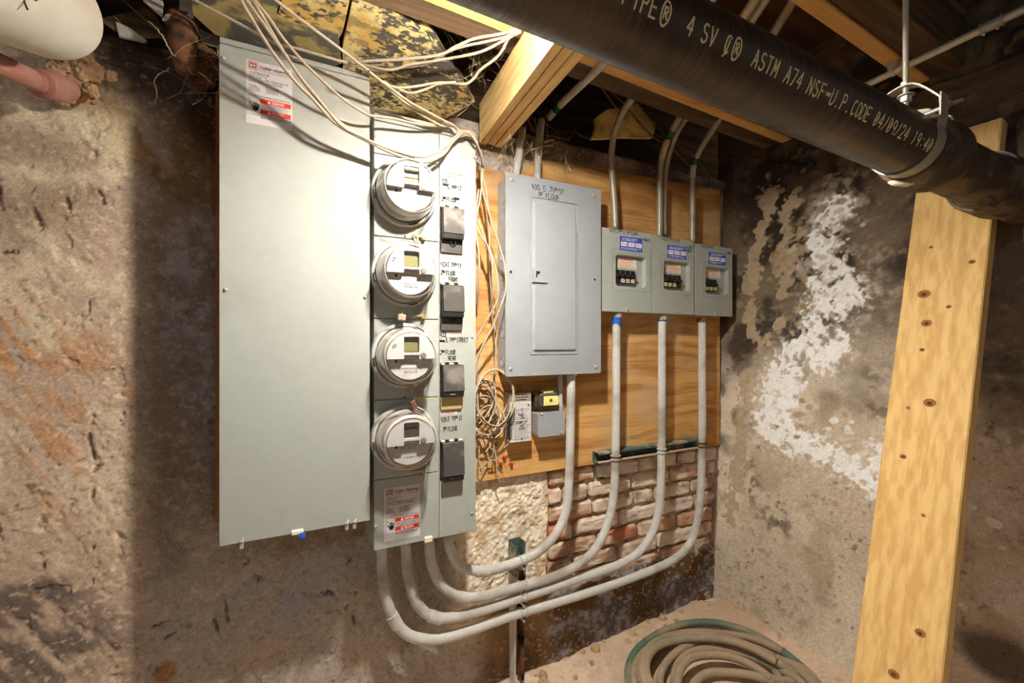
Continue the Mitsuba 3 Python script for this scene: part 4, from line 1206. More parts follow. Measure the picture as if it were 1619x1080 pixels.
for px, py in ((835, 640), (824.5, 693.5)):
    q = PY(px, py, YM)
    add('screw', screw(q[0], YM - .001, q[2], .0022), 'ink', t)

t = thing('junction_box', 'square grey junction box with a blank cover, below the grey breaker cabinet', 'junction box')
YJ = -.075
j0, j1 = PY(850.5, 692, YJ), PY(893, 649, YJ)
add('body', box(j0[0] + .003, j1[0] - .003, YJ + .003, -.022, j0[2] + .003, j1[2] - .003, .004), 'zinc', t)
add('cover', plate(rect(j0[0], j1[0], j0[2], j1[2], .005), YJ + .003, YJ), 'paint_breaker', t)
for px, py in ((857, 655), (888, 684)):
    q = PY(px, py, YJ)
    s = add('screw', screw(q[0], YJ, q[2], .004), 'zinc', t, smooth=40)
    add('keyhole', box(q[0] - .006, q[0] - .001, YJ - .0006, YJ, q[2] - .003, q[2] + .001, .0002), 'seam_dark', t)
t = thing('transformer', 'small doorbell transformer with a yellow label, sitting on the junction box', 'transformer')
YT = -.070
a0, a1 = PY(849, 646, YT), PY(882, 620, YT)
add('core', box(a0[0], a1[0] - .006, YT + .012, -.024, a0[2], a1[2] + .003, .003), 'iron_rough', t)
add('coil', box(a0[0] + .014, a1[0] + .002, YT, YT + .014, a0[2] + .002, a1[2] - .002, .005), 'flap_dusty', t)
add('yellow_label', box(PY(859, 640, YT)[0], PY(882, 640, YT)[0], YT - .004, YT - .0015, PY(870, 641, YT)[2], PY(870, 626, YT)[2], .0008), 'paper_yellow', t)
add('emblem', lathe([(0, .0006), (.0055, .0006)], 14, at=(PY(870, 633, YT)[0], YT - .0042, PY(870, 633, YT)[2])), 'flap_dusty', t)
add('cap', box(PY(861, 623, YT)[0], PY(877, 623, YT)[0], YT + .004, YT + .03, a1[2] - .003, a1[2] + .006, .002), 'paper_yellow', t)
t = thing('nipple_pipe', 'thin grey conduit from the breaker panel down to the junction box', 'conduit')
q = pxpath([(885.5, 590, -.05), (885.5, 620, -.05), (886, 648, -.05)], -.05)
add('tube', tube(q, .0088, 12), 'dusty_conduit', t, smooth=True)
add('connector', tube([q[-1] + (0, 0, .016), q[-1] - (0, 0, .004)], .0125, 8, raw=True), 'zinc', t, smooth=20)
for k, (px, py) in enumerate(((797, 723.5), (791.5, 733.5), (808.5, 734))):
    q = PY(px, py, -.026)
    add('staple', lathe([(0, .006), (.0036, .006), (.0058, .003), (.0058, -.003)], 14, at=(q[0], -.026, q[2])), 'red_tack', smooth=40,
        label='red insulated cable staple in the plywood, ' + ('topmost of three', 'left of the lower two', 'right of the lower two')[k], category='staple', group='red cable staples')

# ------------------------------------------------------------------ cables
CR = .0033


def cable(label, pts, r=CR, mat='cable_white', group=None, per=8, name='cable'):
    return add(name, tube(pxpath(pts, -.2), r, 8, per), mat, smooth=True, label=label, category='cable', group=group)


def z2(P, ys):
    """pixels with depth interpolated between the given (fraction, depth) pairs"""
    P = np.asarray(P, float)
    s = np.r_[0, np.cumsum(np.hypot(*np.diff(P, axis=0).T))]
    f, y = zip(*ys)
    return np.c_[P, np.interp(s / s[-1], f, y)]


loop = 'white cables hanging in a loop in front of the tall cabinet'
cable('thick white cable hanging across the cabinet label, lower edge of the loop', z2([(362, -60), (374, -14), (381, 0), (401, 35), (432, 84), (466, 128), (495, 157), (533, 197), (585, 225), (620, 242), (658, 254), (678, 255), (702, 243), (716, 224), (733, 210.5), (746, 213), (754, 226), (758, 245)], [(0, -.36), (.45, -.25), (.8, -.205), (.955, -.176), (1, -.115)]), .0038, group=loop)
cable('white cable hanging beside the thickest one, second in the loop', z2([(370, -60), (383, -14), (390, 0), (417, 38), (446, 79), (475, 122), (504, 157), (539, 198), (572, 216), (609, 233), (658, 247), (680, 245), (705, 232), (722, 214), (738, 207), (750, 214), (756, 235)], [(0, -.36), (.45, -.255), (.8, -.21), (.955, -.18), (1, -.115)]), group=loop)
cable('white cable swinging closest to the cabinet seam, third in the loop', z2([(378, -60), (394, -12), (400, 0), (426, 44), (452, 87), (481, 131), (508, 164), (543, 197.5), (580, 221), (612, 238), (655, 251)], [(0, -.36), (.5, -.255), (1, -.206)]), group=loop)
cable('white cable falling from the joists to the top edge of the meter stack', z2([(386, -60), (400, -6), (407, 6), (426, 29), (446, 58), (475, 93), (510, 128), (539, 154), (568, 174), (588, 183), (620, 187), (658, 196), (687, 199), (711, 197)], [(0, -.36), (.5, -.25), (1, -.17)]))
cable('long straight white cable from the top of the frame down to the stack corner', z2([(395, -58), (428, -8), (436, 0), (469, 26), (516, 61), (562, 96), (591, 119), (620, 145), (655, 174), (690, 195), (704, 200)], [(0, -.36), (.5, -.27), (1, -.18)]))
cable('white cable running from the yellow planks down to the stack corner', z2([(583, 113), (609, 133), (649, 162), (693, 186), (719, 200), (730, 211)], [(0, -.28), (1, -.175)]))
cable('white cable lying along the top of the tall cabinet', z2([(300, -4), (330, 12), (368, 32), (408, 54), (440, 70), (475, 78), (516, 90), (551, 100), (580, 107), (603, 112), (635, 107), (678, 100), (704, 84), (730, 74), (764, 67), (800, 58), (822, 48)], [(0, -.20), (.5, -.19), (.7, -.24), (1, -.42)]))
cable('white cable of the upper bunch reaching the wooden beam, topmost', z2([(556, 99), (591, 96), (635, 94), (693, 87), (722, 73), (751, 61), (790, 54), (815, 47), (826, 44)], [(0, -.20), (.5, -.28), (1, -.42)]), .0036)
cable('white cable of the upper bunch reaching the wooden beam, sagging lowest', z2([(571, 101), (603, 109), (623, 110), (649, 102), (690, 96), (745, 86), (770, 78), (800, 62), (824, 50)], [(0, -.20), (.5, -.28), (1, -.42)]))
cable('white cable curling from the planks up to the wooden beam', z2([(606, 128), (620, 137), (637, 139), (662, 136), (690, 131), (712, 131), (736, 133), (750, 123), (760, 110), (783, 93), (795, 78), (803, 62), (814, 52)], [(0, -.24), (.4, -.24), (1, -.42)]))
cable('white cable under the curling one, across the yellow plank', z2([(622, 136), (634, 143), (652, 147), (676, 140), (692, 133), (720, 130)], [(0, -.235), (1, -.26)]))
cable('white cable looping over the corner of the meter stack', z2([(690, 197), (712, 195), (722, 205), (730, 215), (742, 212), (753, 224), (760, 246), (764, 262)], [(0, -.175), (.68, -.18), (1, -.11)]))
drop = 'white cables hanging between the meter stack and the grey breaker cabinet'
dv = [[(750, 246), (759, 268), (768, 299), (773, 346), (774.5, 400), (776.5, 456), (781, 503), (784, 545), (782, 590), (777, 640)],
      [(760, 236), (764, 267), (759, 314), (752, 352), (759, 371), (775, 396), (786, 434), (787, 472), (775, 497), (757, 528), (747, 550)],
      [(762, 258), (762, 295), (778, 352), (790, 390), (798, 421), (799.5, 459), (790, 488), (781, 513), (768, 538), (757, 562), (751, 600)],
      [(754, 346), (766, 377), (778, 415), (779, 465), (775, 490)],
      [(757, 300), (753, 330), (752, 365), (757, 400), (758, 440), (756, 480)]]
dn = ['straightest white cable between the meter stack and the grey panel', 'white cable bowing behind the meter stack edge, middle of the bunch', 'white cable bowing furthest right, over the edge of the grey panel', 'short white cable inside the bowed bunch', 'white cable hugging the right edge of the meter stack']
for p, l in zip(dv, dn):
    cable(l, z2(p, [(0, -.095), (.5, -.075), (1, -.05)]) if l[0] == 's' and 'straight' in l else z2(p, [(0, -.10), (.4, -.11), (.65, -.118), (1, -.06)]), .0030, group=drop)
# tangle of slack on the plywood
t = thing('cable_coil', 'tangled coil of white cable on the plywood beside the white slotted box', 'cable coil')
r4 = np.random.default_rng(12)
for cx, cy, rx, ry, rot, dy in ((783, 628, 30, 45, 0, -.080), (781, 629, 29, 43.5, .05, -.086), (764, 640, 19, 40, .15, -.070), (762, 636, 15, 34, .25, -.060), (766, 650, 22, 38, -.1, -.064), (770, 655, 20, 30, -.3, -.055), (760, 630, 12, 30, .3, -.052), (774, 668, 24, 26, .5, -.050), (768, 618, 16, 14, .2, -.046)):
    an = np.linspace(0, 2 * np.pi, 15)[:-1]
    x = rx * np.cos(an) * (1 + .05 * r4.normal(size=14))
    y = ry * np.sin(an) * (1 + .03 * r4.normal(size=14))
    P = [(cx + a_ * math.cos(rot) - b_ * math.sin(rot), cy + a_ * math.sin(rot) + b_ * math.cos(rot), dy + .006 * r4.normal()) for a_, b_ in zip(x, y)]
    add('loop', tube(pxpath(P, 0), .0027, 8, 5, closed=True), 'cable_white', t, smooth=True)
for P in ([(752, 575), (756, 600), (768, 640), (780, 668), (782, 690), (780, 715), (778, 728)], [(750, 665), (762, 690), (770, 712), (773, 727), (785, 728)], [(795, 660), (804, 680), (806, 698), (797, 708)], [(748, 738), (760, 740), (770, 730), (776, 722)],
          [(775, 640), (782, 660), (779, 690), (784, 722), (786, 745), (790, 762)], [(752, 690), (758, 700), (757, 730), (762, 750)], [(790, 650), (786, 665), (795, 655), (801, 640)], [(768, 715), (774, 708), (782, 716), (788, 727), (795, 730)], [(757, 660), (770, 674), (784, 682), (796, 676)]):
    add('tail', tube(pxpath([(a_, b_, -.040 - .012 * r4.random()) for a_, b_ in P], 0), .0019, 7, 6), 'cable_white', t, smooth=True)
for k in range(3):
    P = [(778 + 3 * k, 655, -.05), (777 + 4 * k, 675, -.048), (782 + 2 * k, 700, -.045), (780 + 4 * k, 718, -.042)]
    add('brown_wire', tube(pxpath(P, 0), .0014, 6, 6), 'cable_brown', t, smooth=True)
for l, P in (('dark wire crossing the scrap of insulation, upper one', [(935, 115, -.20), (962, 128, -.15), (985, 145, -.12), (1003, 160, -.10), (1020, 180, -.08), (1050, 212, -.07), (1070, 228, -.07), (1100, 252, -.06), (1122, 278, -.05)]),
             ('dark wire crossing the scrap of insulation, lower one', [(937, 131, -.20), (960, 140, -.14), (990, 168, -.12), (1010, 195, -.09), (1040, 222, -.07), (1062, 235, -.07), (1090, 262, -.06)]),
             ('dark wire drooping left of the scrap of insulation', [(940, 122, -.20), (965, 158, -.14), (978, 173, -.12), (993, 175, -.11), (1003, 184, -.10), (1030, 214, -.08), (1048, 226, -.07)]),
             ('thin reddish wire drooping at the dark corner', [(1160, 222, -.10), (1142, 240, -.08), (1135, 262, -.07), (1128, 280, -.06), (1110, 272, -.06), (1085, 250, -.06)])):
    cable(l, P, .0024 if 'thin' not in l else .0012, 'cable_brown', name='wire')

# ------------------------------------------------------------------ beam made of three boards, left of the panel top
bz = 1.716
wl, wr = PZ(758, 221, bz), PZ(793, 236, bz)
wl = np.array([PY(758, 221, -.03)[0], -.03, bz])
wr = np.array([PY(793, 240, -.03)[0], -.03, bz])
nl, nr = PZ(877, 67, bz), PZ(927, 86, bz)
t = thing('wooden_beam', 'short beam of three nailed boards between the meter stack and the grey panel', 'beam')
e0, e1 = nl - wl, nr - wr
nl, nr = wl + e0 * 1.25, wr + e1 * 1.25
for k in range(3):
    f0, f1 = k / 3 + (.02 if k else 0), (k + 1) / 3 - (.06 if k == 0 else .015)
    c_ = [wl + (wr - wl) * f0, wl + (wr - wl) * f1, nl + (nr - nl) * f0, nl + (nr - nl) * f1]
    dz = (0, .004, .001)[k]
    add('board', hull([p + (0, 0, dz + h) for p in c_ for h in (0, .125)]), 'lumber_y', t)
g0 = wl + (wr - wl) * .30
g1 = nl + (nr - nl) * .30
add('gap', hull([p + (s * .004, 0, h) for p in (g0, g1) for s in (-1, 1) for h in (.012, .11)]), 'rust', t)

# ------------------------------------------------------------------ peeling planks over the cabinets
PN = np.array([0, .36, 1.])
PC = np.array([0, -.03, 1.772])


def plank(poly, mat, label, off=0., th=.014, name='ceiling_plank'):
    n = PN / np.linalg.norm(PN)
    c = PC + n * off
    P = np.array([PP(a_, b_, n, c) for a_, b_ in poly])
    u = np.array([1., 0, 0])
    v = np.cross(n, u)
    q = sg.Polygon(np.c_[(P - c) @ u, (P - c) @ v])
    m = trimesh.creation.extrude_polygon(q, th, engine='earcut')
    w = m.vertices
    m.vertices = c + w[:, :1] * u + w[:, 1:2] * v + w[:, 2:] * n
    m.fix_normals()
    return add(name, m, mat, label=label, category='plank')


plank([(560, -12), (541, 78), (543, 125), (585, 200), (640, 206), (700, 190), (751, 161), (724, 117), (690, 72), (655, 40), (612, 8), (590, -12)], 'peeling_yellow', 'broad plank with peeling yellow paint, directly above the meter stack')
plank([(590, 4), (674, 37), (690, 58), (706, 86), (690, 90), (650, 48), (600, 14)], 'peeling_yellow', 'pale yellow plank edge beside the broad peeling plank', .018)
plank([(448, -12), (438, 30), (470, 45), (536, 60), (542, 50), (556, -12)], 'peeling_yellow', 'dark plank with flaking yellow paint, above the middle of the tall cabinet', .004)
plank([(300, -12), (306, 24), (340, 55), (400, 72), (470, 100), (520, 110), (540, 100), (535, 55), (470, 40), (436, 25), (446, -12)], 'tin_yellow', 'low dull yellow and grey plank just over the tall cabinet', -.004)
# dusty fill on the wall top above the cabinet
add('sill_board', hull([PY(343, 50, -.045), PY(343, 66, -.045), PY(583, 104, -.045), PY(583, 122, -.045), PY(343, 50, -.01), PY(583, 104, -.01), PY(343, 90, -.01), PY(583, 135, -.01)]), 'clay', label='dust covered ledge behind the top of the tall cabinet', category='ledge')
p = [PY(a_, b_, -.055) for a_, b_ in ((942, 186), (960, 173), (985, 170), (1008, 163), (1036, 196), (1032, 218), (990, 216), (937, 219), (943, 200))]
q = sg.Polygon([(v[0], v[2]) for v in p])
m = plate(q, -.039, -.055).subdivide_to_size(.02)
m.vertices[:, 1] += .02 * (meshkit.fbm(m.vertices * 22, 3, 3) - .5)
add('insulation_scrap', m, 'insulation', smooth=20, label='torn scrap of tan insulation in the dark gap above the plywood', category='insulation')

# ------------------------------------------------------------------ black cast iron pipe
A0, D0 = np.array([.3, -.892, 1.5219]), np.array([1, -.0375, -.0649])
D0 = D0 / np.linalg.norm(D0)
PR = .0546


def along(x):
    return A0 + D0 * ((x - .3) / D0[0])


UPV = np.cross(np.cross(D0, [0, 0, 1.]), D0)
UPV /= np.linalg.norm(UPV)
OUT = np.cross(D0, UPV)
if OUT[1] > 0:
    OUT = -OUT
t = thing('drain_pipe', 'large black cast iron pipe crossing the top right, with stencilled lettering', 'pipe')
xe = 1.13
add('tube', tube(np.array([along(x) for x in np.linspace(-.35, xe, 40)]), PR, 64, raw=True), 'cast_iron', t, smooth=True)
PHI = math.radians(33)


def wrap(q):
    ph = PHI + q[:, 1] / PR
    c = A0 + D0 * ((q[:, :1]))
    return c + (PR + .0005) * (np.cos(ph)[:, None] * OUT + np.sin(ph)[:, None] * UPV)


anchors = [(0, .071), (3, .111), (4, .129), (6, .171), (8, .197), (11, .2385), (12, .255), (14, .294), (19, .363), (23, .4155), (31, .527), (36, .591), (49, .764)]
TXT = 'PIPE@_4_SV_$@_ASTM_A74_NSF#U.P.CODE_04/09/24_19:40'
ia, sa = zip(*anchors)
PHI = 0.0
add_l = lambda P: add('stencil_letter', ribbon(P, .0026, wrap, .004), 'pipe_ink', t)
for i, ch in enumerate(TXT):
    s0 = float(np.interp(i, ia, sa))
    w_ = .0090 if ch not in '@' else .0100
    P = []
    for pl in {'4': [[(3, 0), (3, 6), (0, 2), (4, 2)]], '0': G['0'] + [[(.9, 1.4), (3.1, 4.6)]]}.get(ch, G.get(ch, [])):
        g_ = np.array(pl, float) / (4, 6) - (.5, .5)
        P.append(np.c_[s0 + g_[:, 0] * w_, g_[:, 1] * .0205 - PR * math.radians(20.5 + 5.5 * (s0 - .11) / .65)])
    if P:
        add_l(P)


def ring(parts):
    return tube(np.array([A0 + D0 * s for s, r in parts]), [r for s, r in parts], 56, raw=True)


def lathe_s(parts):
    """rings along the pipe's axis, radii exact at each station"""
    n = 56
    an = np.arange(n) * 2 * np.pi / n
    V = np.vstack([A0 + D0 * s + r * (np.cos(an)[:, None] * OUT + np.sin(an)[:, None] * UPV) for s, r in parts])
    k = np.arange(n)
    Fs = []
    for i in range(len(parts) - 1):
        Fs += [np.c_[i * n + k, i * n + (k + 1) % n, (i + 1) * n + (k + 1) % n], np.c_[i * n + k, (i + 1) * n + (k + 1) % n, (i + 1) * n + k]]
    return trimesh.Trimesh(V, np.vstack(Fs), process=False)


t = thing('pipe_fitting', 'black cast iron hubbed fitting at the right end of the pipe, against the frame edge', 'pipe fitting')
add('hub', lathe_s([(.806, .0555), (.808, .0640), (.814, .0665), (.828, .0665), (.834, .0640), (.858, .0645), (.872, .0675), (.892, .0675), (.906, .0600), (.915, .0553), (.93, .0546), (1.05, .0546)]), 'iron_rough', t, smooth=35)
add('neck', lathe_s([(1.04, .0546), (1.10, .0550), (1.104, .060), (1.112, .0625)]), 'iron_rough', t, smooth=35)
add('end_hub', lathe_s([(1.108, .0550), (1.108, .0655), (1.118, .0675), (1.20, .0675), (1.22, .061), (1.25, .0560), (1.44, .0546)]), 'iron_rough', t, smooth=35)
lg = A0 + D0 * 1.085 - UPV * .058 + OUT * .018
add('lug', box(lg[0] - .014, lg[0] + .026, lg[1] - .009, lg[1] + .012, lg[2] - .010, lg[2] + .010, .003), 'iron_rough', t)
# white dried compound round the joint
for a0_, a1_, s_ in ((-118, -92, .806), (38, 72, .842), (-108, -88, .812), (60, 80, .80)):
    an = np.radians(np.linspace(a0_, a1_, 9))
    Q = np.array([A0 + D0 * (s_ + .008 * math.sin(7 * a)) + .0665 * (math.cos(a) * OUT + math.sin(a) * UPV) for a in an])
    add('sealant', tube(Q, [.002, .006, .005, .002], 8, raw=True), 'cream_flake', t, smooth=True)

# hanger
t = thing('clevis_hanger', 'steel strap hanger round the black pipe near its joint', 'pipe hanger')
s0 = .787
HX = float((A0 + D0 * s0)[0])
cc = A0 + D0 * s0
an = np.radians(np.linspace(-196, 16, 40))
R_ = PR + .0022


def strap(line, wd, th=.0028):
    """flat bar along the points of a plane across the pipe"""
    line = np.array(line)
    tg = np.gradient(line, axis=0)
    tg /= np.linalg.norm(tg, axis=1, keepdims=True)
    nn = np.cross(tg, D0)
    V = []
    for p_, n_ in zip(line, nn):
        V += [p_ - D0 * wd / 2 - n_ * th / 2, p_ + D0 * wd / 2 - n_ * th / 2, p_ + D0 * wd / 2 + n_ * th / 2, p_ - D0 * wd / 2 + n_ * th / 2]
    Fs = []
    for i in range(len(line) - 1):
        for k in range(4):
            a_, b_ = i * 4 + k, i * 4 + (k + 1) % 4
            Fs += [(a_, b_, b_ + 4), (a_, b_ + 4, a_ + 4)]
    e = (len(line) - 1) * 4
    Fs += [(0, 2, 1), (0, 3, 2), (e, e + 1, e + 2), (e, e + 2, e + 3)]
    m = trimesh.Trimesh(np.array(V), np.array(Fs), process=False)
    m.fix_normals()
    return m


lower = [cc + R_ * (math.cos(a) * OUT + math.sin(a) * UPV) for a in an]
yl, yr = PX(1401, 167, HX), PX(1490, 185, HX)
near = cc + OUT * (R_ + .001)
far = cc - OUT * (R_ + .001)
add('lower_strap', strap([far + UPV * .045] + lower + [near + UPV * .03, near + UPV * .075], .026), 'steel', t)
top_ = [PX(1410, 150, HX), PX(1447, 134, HX), PX(1486, 152, HX), PX(1491, 161, HX), PX(1491, 184, HX)]
bk = far + UPV * .055
add('yoke', strap(catmull([bk, PX(1401, 165, HX)] + top_, 4), .022, .003), 'rod_steel', t)
add('cross_bolt', cyl(PX(1440, 191, HX + .0), PX(1491, 170, HX), .0042, 10), 'rod_steel', t, smooth=True)
rp = PX(1432, 150, HX)
t2 = thing('hanger_rod', 'threaded rod dropping from the joists to the pipe hanger', 'rod')
rt = np.array([rp[0], rp[1], 2.17])
add('rod', tube(np.array([rp - (0, 0, .03)] + [np.array([rp[0], rp[1], z]) for z in np.linspace(rp[2] - .02, 2.168, 30)]), .0049, 12, raw=True), 'rod_steel', t2, smooth=True)
nz = PX(1432, 155, HX)[2]
add('nut', tube([(rp[0], rp[1], nz - .008), (rp[0], rp[1], nz + .002)], .0098, 6, raw=True), 'zinc', t2)
add('washer', cyl((rp[0], rp[1], nz + .003), (rp[0], rp[1], nz + .005), .0135, 20), 'rod_steel', t2)
add('nut', tube([(rp[0], rp[1], nz + .022), (rp[0], rp[1], nz + .030)], .0090, 6, raw=True), 'zinc', t2)
t = thing('wall_bolt', 'short threaded bolt with a pinkish end sticking out beside the hanger', 'bolt')
b0, b1 = PX(1498, 166, 1.30), PX(1521, 158, 1.36)
add('shank', cyl(b0, b1, .0042, 10), 'rod_steel', t)
add('head', tube([b0 + (b0 - b1) * .3, b0, b0 + (b1 - b0) * .10], [.003, .0085, .007], 10, raw=True), 'red_copper', t, smooth=True)
# thin conduit along the side wall
t = thing('wall_conduit', 'thin bright conduit running along the top of the side wall behind the hanger rod', 'conduit')
c0, c1 = PX(1352, 143, 1.50), PX(1665, -7, 1.50)
c1 = c1 + (c1 - c0) * .9
c0 = c0 + (c0 - c1) * .1
add('tube', cyl(c0, c1, .0092, 14), 'rod_steel', t, smooth=True)
f = lambda px: c0 + (c1 - c0) * np.clip(((PX(px, 70, 1.50)[1] - c0[1]) / (c1[1] - c0[1])), 0, 1)
k0, k1 = f(1550), f(1586)
add('coupling', tube([k0, k0 + (k1 - k0) * .08, k0 + (k1 - k0) * .1, k0 + (k1 - k0) * .9, k0 + (k1 - k0) * .92, k1], [.0135, .0135, .0118, .0118, .0135, .0135], 14, raw=True), 'steel', t, smooth=30)
for s_ in (.2, .8):
    kk = k0 + (k1 - k0) * s_
    add('set_screw', cyl(kk - (.004, 0, .009), kk - (.007, 0, .018), .003, 8), 'zinc', t)
kk = f(1412)
cl = add('strap', tube([kk + (c1 - c0) * -.006, kk + (c1 - c0) * .006], .0112, 14, raw=True), 'rod_steel', t)
add('strap_ear', box(kk[0] - .006, kk[0] + .003, kk[1] - .012, kk[1] + .012, kk[2] + .008, kk[2] + .030, .002), 'rod_steel', t)
add('strap_screw', cyl((kk[0] - .010, kk[1], kk[2] + .02), (kk[0], kk[1], kk[2] + .02), .004, 8), 'zinc', t)

# ------------------------------------------------------------------ board leaning on the side wall
t = thing('leaning_board', 'wide knotty pine board leaning against the side wall under the pipe', 'board')
bot, topp = np.array([1.225, 0, -.03]), np.array([1.695, 0, 1.68])
ax = (topp - bot) / np.linalg.norm(topp - bot)
nn = np.array([-ax[2], 0, ax[0]])
L_ = np.linalg.norm(topp - bot)


def on_board(u, v, d=0.):
    """u along the board, v across (towards the viewer), d proud of the face"""
    return bot + ax * u + np.array([0, -.7165 - .010 * (1 - u / L_) - v, 0]) + nn * d


BW = .168
bd = hull([on_board(u, v, d) for u in (0, L_) for v, d in ((.003, 0), (BW - .003, 0), (0, -.003), (BW, -.003), (0, -.036), (BW, -.036))])
add('plank', bd.subdivide_to_size(.25), 'lumber', t)


def board_px(px, py):
    o, d_ = CAM, ray(px, py)
    p0 = on_board(0, 0)
    k = ((p0 - o) @ nn) / (d_ @ nn)
    p_ = o + d_ * k
    u = (p_ - bot) @ ax
    return u, -(p_[1] + .7165 + .010 * (1 - u / L_))


for px, py, rx in ((1461, 465, .012), (1465, 511, .010), (1470, 637, .011), (1458, 553, .005), (1428, 722, .006), (1460, 815, .004), (1455, 1001, .009), (1413, 1066, .010), (1472, 391, .004), (1537, 414, .006), (1436, 645, .004), (1500, 485, .005)):
    u, v = board_px(px, py)
    rx *= 1.2
    k = [on_board(u + rx * .8 * math.sin(a) * r_, v + rx * math.cos(a) * r_, .0004 if r_ else .0007) for r_ in (1, 0) for a in np.linspace(0, 2 * np.pi, 17)[:-1]]
    add('knot', hull(k), 'knot', t)
    k = [on_board(u + rx * .36 * math.sin(a) * r_ - rx * .1, v + rx * .42 * math.cos(a) * r_, .0009 if r_ else .0011) for r_ in (1, 0) for a in np.linspace(0, 2 * np.pi, 11)[:-1]]
    if rx > .0055:
        add('knot_core', hull(k), 'pith_dark', t)

# ------------------------------------------------------------------ hose on the floor
t = thing('hose_coil', 'dusty green garden hose lying in a coil on the floor', 'hose')
hc = np.array([1.262, -.385])
r5 = np.random.default_rng(21)
HR = .0125
loops = [(.298, 0, 0, .014), (.268, .004, -.006, .016), (.246, -.022, -.022, .036), (.232, .016, -.040, .014), (.236, -.046, -.052, .046), (.204, -.010, -.056, .018), (.176, -.045, -.075, .034), (.262, -.060, -.030, .014), (.150, -.015, -.100, .014)]
pts = []
for i, (R_, dx, dy, z) in enumerate(loops):
    ph = r5.uniform(-.2, .2)
    for a in np.linspace(0, 2 * np.pi, 18)[:-1]:
        w = .012 * math.sin(2 * a + ph * 9 + i) + .006 * math.sin(3 * a + i * 2)
        lift = .012 * max(0, math.sin(a * 2 + i * 1.7))
        pts.append((hc[0] + dx + (R_ + w) * math.cos(a + ph * .1), hc[1] + dy + (R_ * .98 + w) * math.sin(a + ph * .1), z + lift))
k = len(pts)
first = tube(np.array(pts[:20]), HR, 12, 6)
add('outer_loop', tube(np.array(pts[:18]), HR, 12, 6), 'hose_green', t, smooth=True, label='outermost loop, greenest')
for i in range(1, len(loops)):
    s_ = pts[i * 17:(i + 1) * 17 + 1]
    add('loop', tube(np.array(s_), HR, 12, 6), 'hose', t, smooth=True)

# ------------------------------------------------------------------ top left: white duct, red pipe, clay, rusty stub
t = thing('white_duct', 'rounded white duct end in the top left corner of the picture', 'duct')
e1, e0 = PY(66, 10, -.33), PY(-150, -118, -.50)
sp = []
for c_, r_ in ((e1, .076), (e0, .098)):
    s_ = trimesh.creation.icosphere(4, r_)
    s_.apply_translation(c_)
    sp.append(s_.vertices)
add('shell', hull(np.vstack(sp)), 'white_duct', t, smooth=True)
q = PY(55, 12, -.46)
add('scratch', tube([q + (-.006, -.004, -.008), q + (-.009, -.006, .004), q + (-.003, -.006, .009), q + (.004, -.005, .008)], .0012, 6), 'seam_dark', t)
t = thing('red_pipe', 'reddish copper pipe with a coupling entering the wall at the left edge', 'pipe')
r0, r1, r2_, r3 = PY(-160, 28, -.42), PY(56, 128, -.17), PY(62, 131, -.165), PY(112, 141, -.085)
dv_ = (r1 - r0) / np.linalg.norm(r1 - r0)
add('tube', cyl(r0, r1 + dv_ * .02, .0185, 20), 'red_copper', t, smooth=True)
for k in range(4):
    a_ = r1 - dv_ * (.002 + .004 * k)
    add('thread', cyl(a_, a_ + dv_ * .002, .0192, 20), 'red_copper', t, smooth=30)
cpl = catmull([r2_, (r2_ + r3) / 2 + (0, 0, -.003), r3], 5)
add('coupling', tube(cpl, [.0262, .0272, .027, .026, .0245, .019], 20, raw=True), 'red_copper', t, smooth=True)
# crumbling clay packed round it
r7 = np.random.default_rng(4)
ch_ = []
for k in range(46):
    m = trimesh.creation.icosphere(2, 1.)
    v = m.vertices
    R_ = r7.uniform(.010, .024)
    m.vertices = v * (.75 + .9 * (meshkit.fbm(v * 2.5 + k, 3, k) - .5))[:, None] * R_ * r7.uniform(.7, 1.3, 3)
    m.apply_translation(PY(122 + 24 * r7.normal() * .8, 116 + 26 * r7.normal() * .8, -.012 - .05 * r7.random()))
    ch_.append(m)
add('clay_packing', cat(ch_), 'clay', smooth=25, label='crumbly brown clay packed round the red pipe where it enters the wall', category='clay', kind='stuff')
t = thing('rusty_stub', 'rusty pipe stub with a grey bracket above, left of the tall cabinet', 'pipe')
p_ = [PY(288, 28, -.10), PY(288, 50, -.10), PY(292, 90, -.09), PY(298, 118, -.08)]
m = tube(np.array(p_), [.029, .030, .025, .020], 26, 8)
m.vertices += m.vertex_normals * ((meshkit.fbm(m.vertices * 60, 3, 8) - .5) * .012)[:, None]
add('stub', m, 'rust', t, smooth=True)


def slab(pxs, y, th, mat, name, t):
    P_ = np.array([PY(a_, b_, y) for a_, b_ in pxs])
    add(name, plate(sg.Polygon([(v_[0], v_[2]) for v_ in P_]), y + th, y), mat, t)


slab([(256, 30), (262, 22), (282, 20), (284, 2), (276, -14), (306, -14), (306, 28), (296, 31)], -.125, .008, 'grey_bracket', 'bracket', t)
slab([(226, 0), (234, -12), (252, -10), (258, 4), (256, 26)], -.13, .006, 'grey_bracket', 'bracket_wing', t)
slab([(313, 44), (345, 58), (349, 74), (330, 70), (318, 66)], -.05, .006, 'grey_bracket', 'bracket_tab', t)
m = trimesh.creation.icosphere(4, 1.)
v = m.vertices
m.vertices = v * (.75 + .8 * (meshkit.fbm(v * 3 + 2, 4, 4) - .4))[:, None] * (.055, .035, .06) + PY(322, 110, -.03)
add('rubble_clump', m, 'rust', smooth=30, label='dark clump of rubble and web beside the top left corner of the tall cabinet', category='rubble clump')
add('old_timber', hull([PY(155, 30, -.05), PY(235, 12, -.05), PY(272, 60, -.05), PY(200, 62, -.05), PY(155, 30, .0), PY(235, 12, .0), PY(272, 60, .0), PY(200, 62, .0)]), 'old_wood_x', label='dark old timber behind the rusty stub', category='timber')
slab_t = thing('wall_shard', 'pale flat shard stuck to the dark wall under the old timber', 'shard')
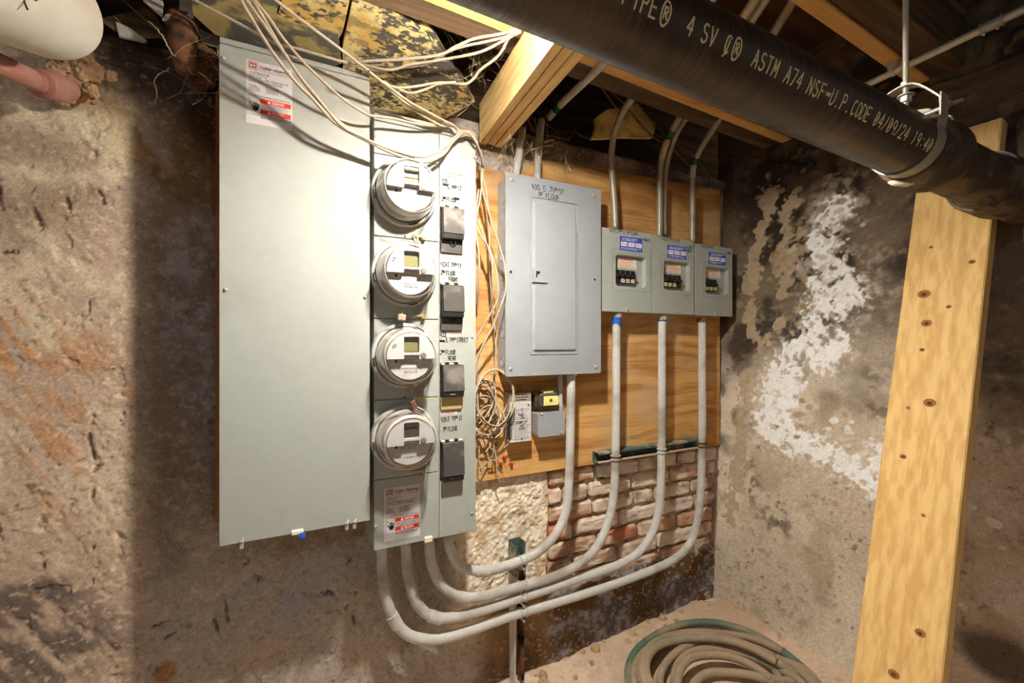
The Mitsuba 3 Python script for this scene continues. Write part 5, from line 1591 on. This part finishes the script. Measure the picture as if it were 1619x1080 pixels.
slab([(183, 34), (188, 57), (228, 66), (232, 64), (205, 44)], -.055, .008, 'grey_bracket', 'shard', slab_t)

# ------------------------------------------------------------------ cobwebs
r6 = np.random.default_rng(33)


def web(name, label, cx, cy, sx_, sy_, y0, y1, n, rad=.00035, sag=.02):
    ms_ = []
    for _ in range(n):
        a_ = PY(cx + sx_ * r6.normal(), cy + sy_ * r6.normal(), r6.uniform(y0, y1))
        dd = r6.normal(size=3) * (.05, .03, .05)
        b_ = a_ + dd
        mid_ = (a_ + b_) / 2 + r6.normal(size=3) * .006 - (0, 0, sag * r6.random())
        ms_.append(tube([a_, mid_, b_], rad * r6.uniform(.6, 1.6), 4, 5))
    add(name, cat(ms_), 'cobweb', label=label, category='cobweb', kind='stuff')


web('cobweb', 'tangle of dusty cobweb under the end of the wooden beam', 835, 225, 40, 18, -.16, -.04, 90, .0003)
web('cobweb', 'cobweb strands in the gap between the cables and the wooden beam', 765, 105, 35, 32, -.30, -.12, 80, .0003)
web('cobweb', 'cobweb strands around the rusty stub at the top left', 305, 95, 24, 26, -.13, -.05, 40, .00022)
web('cobweb', 'cobweb strands above the grey breaker cabinet', 890, 265, 40, 20, -.09, -.03, 40)
for l, pts_ in (('long dusty cobweb thread left of the tall cabinet, from the bracket to the board', [(235, 32, -.13), (257, 58, -.12), (272, 84, -.11), (290, 96, -.10), (302, 108, -.09), (320, 118, -.08), (334, 130, -.07)]),
                ('pale cobweb wisp hanging on the dark wall left of the cabinet', [(268, 108, -.05), (252, 118, -.045), (243, 130, -.04), (247, 138, -.04), (246, 165, -.03)]),
                ('white cobweb wisps under the beam beside the two short conduits', [(842, 236, -.10), (860, 231, -.10), (873, 228, -.09), (875, 220, -.09), (861, 226, -.10), (868, 215, -.09)])):
    q = catmull(pxpath(pts_, 0), 8)
    q = q + r6.normal(size=q.shape) * .0012
    add('cobweb_thread', tube(q, [.0008, .0016, .001, .0018, .0008], 6, raw=True), 'cobweb', label=l, category='cobweb', kind='stuff')
